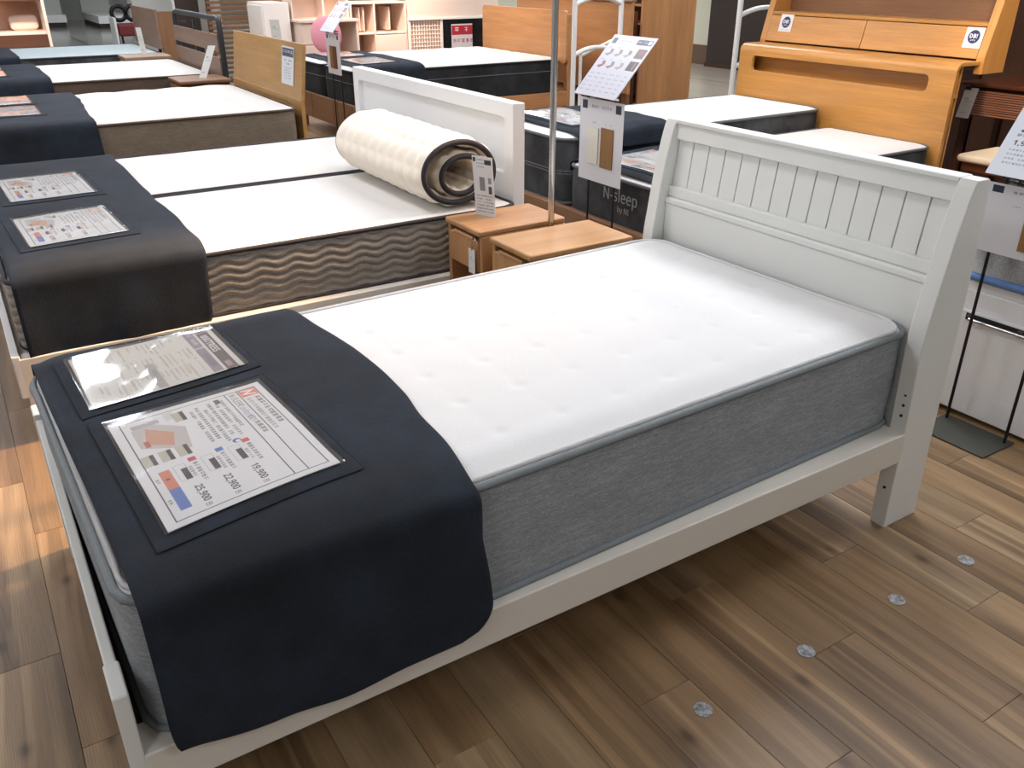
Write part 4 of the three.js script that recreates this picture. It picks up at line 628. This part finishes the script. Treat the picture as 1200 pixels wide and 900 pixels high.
// ---------------------------------------------------------------- orange bed with black mattresses
{
  const zn = -7.38, zf = -8.98, t = thing('bed_frame', 'orange wooden bed frame with rounded panel headboard', 'bed frame', [4.2, 0, -8.2]);
  const s = roundRect(7.36, 8.98, 0.6, 1.09, 0.05); const hp = part(t, 'headboard_panel', extrudeX(s, 5.3, 5.33, 0.004), M.orange);
  for (const z of [zn - 0.03, zf + 0.03]) bx(t, 'headboard_leg', 5.335, 5.4, 0, 1.06, z - 0.035, z + 0.035, M.orange, 0.01);
  bx(t, 'side_rail', 3.05, 5.34, 0.2, 0.34, zn - 0.03, zn, M.orange); bx(t, 'side_rail', 3.05, 5.34, 0.2, 0.34, zf, zf + 0.03, M.orange); bx(t, 'deck', 3.05, 5.3, 0.28, 0.3, zf + 0.03, zn - 0.03, M.orange);
  for (const [a, b] of [[zn, -7.75], [-7.76, -7.86], [-7.87, -8.4], [-8.41, zf]]) bx(t, 'foot_panel', 3.02, 3.05, 0.14, 0.37, b, a, M.brown);
  for (const z of [zn - 0.05, zf + 0.05]) bx(t, 'leg', 3.06, 3.14, 0, 0.2, z - 0.04, z + 0.04, M.orange);
  const tuft = dimples(0.2, 0.2, 4, -7.6, 0.014, 0.03, 0.006);
  const m1 = thing('mattress', 'black sided mattress with tufted white top in front of the orange headboard', 'mattress', [4.2, 0.3, -7.8]);
  mattress(m1, { x0: 3.07, x1: 5.27, z0: -8.16, z1: -7.42, yb: 0.305, yt: 0.64, crown: 0.03, r: 0.08, side: M.blackFabric, top: M.tickingWarm, pipe: M.blackFabric, mid: [0.54], midMat: M.pipeGreyDark, relief: tuft });
  bx(m1, 'maker_tag', 3.056, 3.062, 0.315, 0.35, -7.62, -7.59, M.paper, 0.001);
  const m2 = thing('mattress', 'black sided mattress with tufted white top beside the cream shelves', 'mattress', [4.2, 0.3, -8.6]);
  mattress(m2, { x0: 3.07, x1: 5.27, z0: -8.93, z1: -8.19, yb: 0.305, yt: 0.64, crown: 0.03, r: 0.08, side: M.blackFabric, top: M.tickingWarm, pipe: M.blackFabric, mid: [0.54], midMat: M.pipeGreyDark, relief: tuft });
  const c = thing('foot_cover', 'dark navy cloth foot cover across the black sided mattresses', 'cover', [3.5, 0.5, -8.2]);
  const y = runner(c, { xa: () => 3.13, xb: () => 3.75, zN: -7.405, zF: -8.95, yt: 0.652, crown: 0.034, hangN: 0.16, hangF: 0.16, seed: 71, res: [24, 80], corner: 0.03, amp: 1.6 });
  pocketSheet(c, y, [[3.55, -8.05], [3.55, -7.6], [3.22, -7.6], [3.22, -8.05]], PR.sheet2, 'price sheet in the near pocket of the cover by the orange headboard', null, 93);
  pocketSheet(c, y, [[3.55, -8.75], [3.55, -8.3], [3.22, -8.3], [3.22, -8.75]], PR.sheet2, 'price sheet in the far pocket of the cover by the orange headboard', null, 94);
}
{ // more headboards and wardrobes behind it
  const t = thing('headboard', 'second orange wooden headboard standing behind the first', 'headboard', [5.9, 0, -8.3]);
  bx(t, 'panel', 5.9, 5.93, 0.3, 1.16, -9.2, -7.1, M.orange); bx(t, 'top_strip', 5.88, 5.95, 1.16, 1.18, -9.2, -7.1, M.brown); for (const z of [-7.2, -9.1]) bx(t, 'leg', 5.93, 5.98, 0, 1.1, z - 0.04, z + 0.04, M.brown);
  const w = thing('bookcase', 'tall brown bookcase with dark gaps behind the orange headboards', 'bookcase', [6.6, 0, -8.4]);
  bx(w, 'side_panel', 6.35, 6.75, 0, 1.6, -7.5, -7.47, M.orange); bx(w, 'side_panel', 6.35, 6.75, 0, 1.6, -9.6, -9.57, M.orange); bx(w, 'back_panel', 6.73, 6.75, 0, 1.6, -9.57, -7.5, M.cocoa); for (const y of [0.1, 0.45, 0.75, 0.92, 1.1, 1.3, 1.58]) bx(w, 'shelf', 6.36, 6.73, y, y + 0.02, -9.57, -7.5, M.orange); bx(w, 'door', 6.345, 6.36, 0.1, 1.05, -8.2, -7.55, M.redwood);
  const c = thing('wardrobe', 'plain orange wooden wardrobe by the cream wall', 'wardrobe', [7.4, 0, -8.2]); bx(c, 'body', 7.1, 7.7, 0, 1.8, -8.6, -8.1, M.orange); bx(c, 'door', 7.08, 7.1, 0.05, 1.78, -8.58, -8.35, M.orange); bx(c, 'door', 7.08, 7.1, 0.05, 1.78, -8.345, -8.12, M.orange);
}
{ // white tubular bed ends stand across x
  const t = thing('metal_bed_end', 'white tubular metal bed end with arched bars behind the price stand', 'bed end', [5.7, 0, -7.0]);
  const z = -7.0, xa = 5.13, xb = 5.68; for (const x of [xa, xb]) part(t, 'post', rod([x, 0, z], [x, 1.7, z], 0.024, 14), M.whiteMetal);
  for (const [y, r] of [[1.16, 0.06], [0.72, 0.06], [0.2, 0.05]]) part(t, 'arched_bar', tube([[xa, y, z], [mix(xa, xb, 0.25), y + r * 0.75, z], [mix(xa, xb, 0.5), y + r, z], [mix(xa, xb, 0.75), y + r * 0.75, z], [xb, y, z]], 0.022, false, 40, 10), M.whiteMetal);
  part(t, 'ladder_rail', rod([xa + 0.16, 0, z - 0.1], [xa + 0.16, 0.72, z - 0.1], 0.016), M.whiteMetal); part(t, 'ladder_rung', rod([xa + 0.16, 0.7, z - 0.1], [xb, 0.83, z - 0.1], 0.014), M.whiteMetal);
  const u = thing('metal_bed_end', 'white tubular metal bed end showing beside the honey headboard', 'bed end', [6.9, 0, -6.3]);
  const z2 = -6.3; for (const x of [6.55, 7.3]) part(u, 'post', rod([x, 0, z2], [x, 1.7, z2], 0.026, 14), M.whiteMetal); for (const y of [1.06, 0.6]) part(u, 'arched_bar', tube([[6.55, y, z2], [6.74, y + 0.05, z2], [6.92, y + 0.065, z2], [7.1, y + 0.05, z2], [7.3, y, z2]], 0.022, false, 30, 10), M.whiteMetal);
}

// ---------------------------------------------------------------- right side: dresser, stool, dark wardrobes
{
  const t = thing('dresser', 'dark reddish dressing table with ribbed drawer fronts', 'dresser', [6.0, 0, -3.0]);
  const x = 5.72, za = -3.41, zb = -2.2; bx(t, 'top', x - 0.03, x + 0.5, 0.785, 0.81, za - 0.02, zb, M.redwood, 0.008); bx(t, 'frame', x + 0.02, x + 0.48, 0.6, 0.785, za, zb, M.cocoa);
  const d = bx(t, 'drawer', x, x + 0.03, 0.605, 0.765, za + 0.05, zb - 0.04, M.cocoa); for (let k = 0; k < 11; k++) bx(d, 'slat', x - 0.01, x + 0.002, 0.608 + 0.0142 * k, 0.617 + 0.0142 * k, za + 0.05, zb - 0.04, M.rib, 0.003);
  for (const z of [za + 0.02, zb - 0.03]) for (const xx of [x + 0.03, x + 0.45]) bx(t, 'leg', xx - 0.02, xx + 0.02, 0, 0.6, z - 0.02, z + 0.02, M.cocoa);
  const g = thing('hanging_price_tag', 'long white paper tag hanging on the dark dressing table', 'tag', [x, 0.7, za + 0.02]); part(g, 'card', cardGeo([x - 0.05, 0.585, za + 0.0], [x - 0.05, 0.585, za + 0.09], [x - 0.035, 0.775, za + 0.11], [x - 0.035, 0.775, za + 0.02], 0.002), PR.tag); bx(g, 'clip', x - 0.045, x - 0.03, 0.76, 0.785, za + 0.02, za + 0.06, M.screw);
  const s = thing('stool', 'stool with pale ivory seat in front of the dark dressing table', 'stool', [5.2, 0, -2.75]);
  part(s, 'seat', new RoundedBoxGeometry(0.42, 0.045, 0.42, 4, 0.02), M.ivory, [5.28, 0.455, -2.78]); bx(s, 'apron', 5.1, 5.46, 0.38, 0.434, -2.96, -2.6, M.redwood); for (const [a, b] of [[5.12, -2.94], [5.44, -2.94], [5.12, -2.62], [5.44, -2.62]]) bx(s, 'leg', a - 0.018, a + 0.018, 0, 0.38, b - 0.018, b + 0.018, M.cocoa);
  const w = thing('wardrobe', 'dark brown panelled wardrobe behind the dressing table', 'wardrobe', [6.55, 0, -3.2]); bx(w, 'body', 6.45, 6.72, 0, 2.1, -4.6, -1.2, M.cocoa); for (let k = 0; k < 4; k++) bx(w, 'door', 6.425, 6.45, 0.05, 2.08, -4.58 + 0.85 * k, -4.58 + 0.85 * k + 0.83, k % 2 ? M.walnut : M.cocoa);
  const p = thing('wall_panel', 'dark brown panel standing against the cream wall', 'panel', [10.7, 0, -9.8]); bx(p, 'panel', 10.62, 10.75, 0, 2.6, -10.85, -8.6, M.darkBrown); bx(p, 'plinth', 10.6, 10.77, 0, 0.06, -10.86, -8.58, M.cocoa);
  const q = thing('wall_panel', 'narrow dark purplish brown pillar at the edge of the cream wall', 'panel', [10.6, 0, -14.2]); bx(q, 'panel', 10.5, 10.75, 0, 2.6, -15.4, -13.6, std({ color: 0x4a3a38, roughness: 0.7 })); bx(q, 'plinth', 10.48, 10.77, 0, 0.08, -15.42, -13.58, M.cocoa);
}

// ---------------------------------------------------------------- cream furniture corner behind the black mattresses
{
  const cab = thing('cabinet', 'plain cream white cabinet beside the slatted screen', 'cabinet', [3.6, 0, -11.3]);
  bx(cab, 'body', 3.45, 3.77, 0, 1.08, -11.6, -11.0, M.creamWhite); bx(cab, 'door', 3.435, 3.45, 0.04, 1.05, -11.58, -11.02, M.creamWhite);
  const desk = thing('desk', 'pale pinkish wooden desk with drawers and raised rack', 'desk', [4.3, 0, -11.0]);
  bx(desk, 'top', 3.79, 4.54, 0.86, 0.89, -11.3, -10.7, M.cream); bx(desk, 'drawer_unit', 3.82, 4.1, 0.0, 0.86, -11.28, -10.74, M.cream); for (const [a, b] of [[0.62, 0.84], [0.36, 0.6], [0.06, 0.34]]) { const d = bx(desk, 'drawer', 3.83, 4.09, a, b, -10.75, -10.725, M.cream); bx(d, 'grip', 3.92, 4.0, (a + b) / 2, (a + b) / 2 + 0.02, -10.73, -10.71, M.cream); }
  bx(desk, 'back_panel', 3.8, 4.54, 0, 1.2, -11.3, -11.28, M.cream); for (const x of [3.8, 4.2, 4.52]) bx(desk, 'rack_upright', x, x + 0.02, 0.89, 1.25, -11.28, -11.0, M.cream); bx(desk, 'rack_shelf', 3.8, 4.54, 1.2, 1.22, -11.28, -11.0, M.cream); bx(desk, 'side_panel', 4.51, 4.54, 0, 0.86, -11.28, -10.72, M.cream);
  const b = thing('bookshelf', 'cream wooden open bookshelf with divided compartments', 'bookshelf', [5.0, 0, -11.2]);
  for (const x of [4.56, 4.88, 5.32]) bx(b, 'side_panel', x, x + 0.022, 0, 1.06, -11.4, -11.0, M.cream); for (const x of [4.7, 4.76, 5.12]) bx(b, 'divider', x, x + 0.012, 0.72, 1.0, -11.38, -11.06, M.cream); for (const y of [0.05, 0.42, 0.68, 1.04]) bx(b, 'shelf', 4.56, 5.34, y, y + 0.022, -11.4, -11.0, M.cream); bx(b, 'back_panel', 4.57, 5.33, 0, 1.06, -11.42, -11.4, M.greige); bx(b, 'drawer', 4.9, 5.32, 0.46, 0.67, -11.01, -10.99, M.cream);
  const l = thing('loft_bed', 'cream loft bed side with pale lattice guard panel', 'bed', [5.9, 0, -11.0]);
  bx(l, 'side_board', 5.36, 6.75, 0.86, 1.35, -11.05, -11.0, M.cream); bx(l, 'rail', 5.36, 6.75, 0.83, 0.86, -11.06, -10.98, M.creamWhite); for (const x of [5.36, 5.84, 6.7]) bx(l, 'post', x, x + 0.035, 0, 0.83, -11.05, -11.0, M.creamWhite);
  for (let k = 0; k < 11; k++) bx(l, 'lattice_bar', 5.4 + 0.04 * k, 5.415 + 0.04 * k, 0.45, 0.83, -11.03, -11.02, M.creamWhite, 0.002); for (let k = 0; k < 7; k++) bx(l, 'lattice_bar', 5.39, 5.84, 0.5 + 0.05 * k, 0.51 + 0.05 * k, -11.02, -11.012, M.creamWhite, 0.002); bx(l, 'lattice_backing', 5.39, 5.84, 0.4, 0.83, -11.06, -11.05, M.pinkFabric); bx(l, 'dark_backing', 5.88, 6.75, 0, 0.83, -11.4, -11.38, M.blackFabric);
  const s = thing('sale_sign', 'white shop sign with a red band under the loft bed', 'sign', [6.1, 0, -10.9]); part(s, 'board', cardGeo([5.98, 0.46, -10.95], [6.3, 0.46, -10.95], [6.3, 0.77, -10.95], [5.98, 0.77, -10.95], 0.01), PR.sign); part(s, 'post', rod([6.14, 0, -10.97], [6.14, 0.5, -10.97], 0.012), M.whiteMetal); bx(s, 'foot', 6.04, 6.24, 0, 0.01, -11.04, -10.9, M.whiteMetal, 0.003);
  const pk = thing('chair', 'pink round backed chair at the cream desk', 'chair', [4.0, 0, -10.2]);
  const disc = new THREE.SphereGeometry(1, 32, 20); disc.scale(0.17, 0.2, 0.05); disc.rotateY(-0.6); part(pk, 'backrest', disc, M.pink, [3.72, 0.79, -9.7]); const seat = new THREE.SphereGeometry(1, 28, 14); seat.scale(0.22, 0.05, 0.22); part(pk, 'seat', seat, M.pink, [3.84, 0.47, -9.86]); part(pk, 'stem', rod([3.84, 0.05, -9.86], [3.84, 0.45, -9.86], 0.025), M.chrome); part(pk, 'back_stem', tube([[3.84, 0.44, -9.86], [3.76, 0.46, -9.75], [3.74, 0.7, -9.72]], 0.015, false, 20), M.chrome); for (let k = 0; k < 5; k++) { const a = k * 1.2566; part(pk, 'foot', rod([3.84, 0.06, -9.86], [3.84 + 0.25 * Math.cos(a), 0.03, -9.86 + 0.25 * Math.sin(a)], 0.016), M.chrome); }
  const sc = thing('slatted_screen', 'brown wooden screen of horizontal slats behind the tan headboard', 'screen', [3.6, 0, -12.0]); for (const x of [3.05, 3.75, 4.45]) bx(sc, 'upright', x, x + 0.05, 0, 1.6, -12.06, -12.02, M.walnut); for (let k = 0; k < 24; k++) bx(sc, 'slat', 3.05, 4.5, 0.2 + 0.06 * k, 0.235 + 0.06 * k, -12.02, -12.0, M.brown, 0.003);
  const tg = thing('price_tag', 'white price tag strip standing behind the tan headboard', 'tag', [2.6, 0, -8.3]); part(tg, 'card', cardGeo([2.62, 0.88, -8.18], [2.7, 0.88, -8.15], [2.69, 1.05, -8.15], [2.61, 1.05, -8.18], 0.003), PR.tag); part(tg, 'post', rod([2.67, 0, -8.175], [2.67, 0.9, -8.175], 0.006), M.blackMetal); bx(tg, 'foot', 2.6, 2.74, 0, 0.008, -8.25, -8.1, M.blackMetal, 0.002);
}
// ---------------------------------------------------------------- far left aisle
{
  const p = thing('partition', 'light grey partition panel behind the brown panel headboard', 'partition', [2.95, 0, -13.1]); bx(p, 'panel', 2.36, 3.5, 0.02, 1.8, -13.1, -13.04, M.wallGrey); bx(p, 'foot', 2.7, 3.4, 0, 0.03, -13.2, -12.95, M.whiteMetal);
  const dk = thing('partition', 'dark brown partition behind the slatted metal headboard', 'partition', [3.2, 0, -12.4]); bx(dk, 'panel', 2.74, 3.04, 0.0, 1.8, -12.4, -12.36, M.darkBrown); bx(dk, 'trim', 2.72, 2.745, 0, 1.8, -12.41, -12.35, M.whiteMetal);
  const d = thing('display_shelf', 'display shelf unit with warm pinkish back and brown fascia', 'shelf', [0.9, 0, -15.2]);
  bx(d, 'side_panel', 1.48, 1.52, 0, 1.9, -15.7, -15.0, M.creamWhite); bx(d, 'side_panel', -0.4, -0.36, 0, 1.9, -15.7, -15.0, M.creamWhite); bx(d, 'back_panel', -0.36, 1.48, 0, 1.9, -15.72, -15.7, M.pinkFabric); bx(d, 'shelf', -0.36, 1.48, 0.57, 0.61, -15.7, -15.04, M.creamWhite); bx(d, 'fascia', -0.36, 1.48, 0.4, 0.57, -15.04, -15.02, M.walnut); bx(d, 'shelf', -0.36, 1.48, 1.02, 1.05, -15.7, -15.02, M.walnut); bx(d, 'shelf', -0.36, 1.48, 0.3, 0.33, -15.7, -14.98, M.pinkFabric);
  const pg = new THREE.SphereGeometry(1, 32, 20); { const a = pg.attributes.position; for (let i = 0; i < a.count; i++) { const x = a.getX(i), y = a.getY(i), z = a.getZ(i), e = (t) => Math.sign(t) * Math.pow(Math.abs(t), 0.45); a.setXYZ(i, e(x) * 0.19, e(y) * 0.11, z * 0.06); } pg.computeVertexNormals(); }
  single('pillow', 'small pale pillow standing on the pinkish display shelf', 'pillow', pg, M.pillow, [1.24, 0.715, -15.45], [-0.35, 0, 0.03]);
  const lowShelf = (label, x0, x1, z0, z1) => { const t = thing('shop_cabinet', label, 'cabinet', [(x0 + x1) / 2, 0, (z0 + z1) / 2]); bx(t, 'plinth', x0 + 0.03, x1 - 0.03, 0, 0.12, z0, z1 - 0.05, M.darkBrown); bx(t, 'body', x0, x1, 0.12, 0.3, z0, z1, M.whitePaint2); bx(t, 'upright', x0, x1, 0.3, 2.2, z0, z0 + 0.08, M.wallGrey); };
  lowShelf('white shop fitting with dark plinth at the end of the grey aisle', 2.2, 3.15, -27.4, -26.6); lowShelf('white shop fitting with dark plinth along the right of the grey aisle', 3.75, 4.5, -28.2, -25.5); lowShelf('white shop fitting with dark plinth in front of the olive curtain', 4.0, 4.7, -22.6, -19.8);
  single('curtain', 'olive curtain hanging above the white shop fitting', 'curtain', shellGeo(60, 4, (u, v) => [4.12 + 0.03 * Math.sin(u * 40), 0.32 + v * 1.6, -22.2 + u * 1.6, u * 2, v], 0.01), M.curtain);
  const ch = thing('armchair', 'dark red armchair with black round back at the aisle end', 'chair', [3.45, 0, -19.4]);
  bx(ch, 'seat', 3.15, 3.65, 0.22, 0.44, -19.7, -19.2, M.red, 0.04); for (const x of [3.27, 3.53]) part(ch, 'back_hoop', new THREE.TorusGeometry(0.13, 0.04, 10, 24), M.blackMetal, [x, 0.62, -19.62]); for (const [a, b] of [[3.2, -19.65], [3.6, -19.65], [3.2, -19.25], [3.6, -19.25]]) part(ch, 'leg', rod([a, 0, b], [a, 0.24, b], 0.02), M.blackMetal); bx(ch, 'side_panel', 3.09, 3.13, 0, 0.56, -19.72, -19.2, M.whiteMetal);
}

scene.traverse((o) => { if (o.isMesh) { o.castShadow = o.receiveShadow = true; } });
renderer.render(scene, camera);
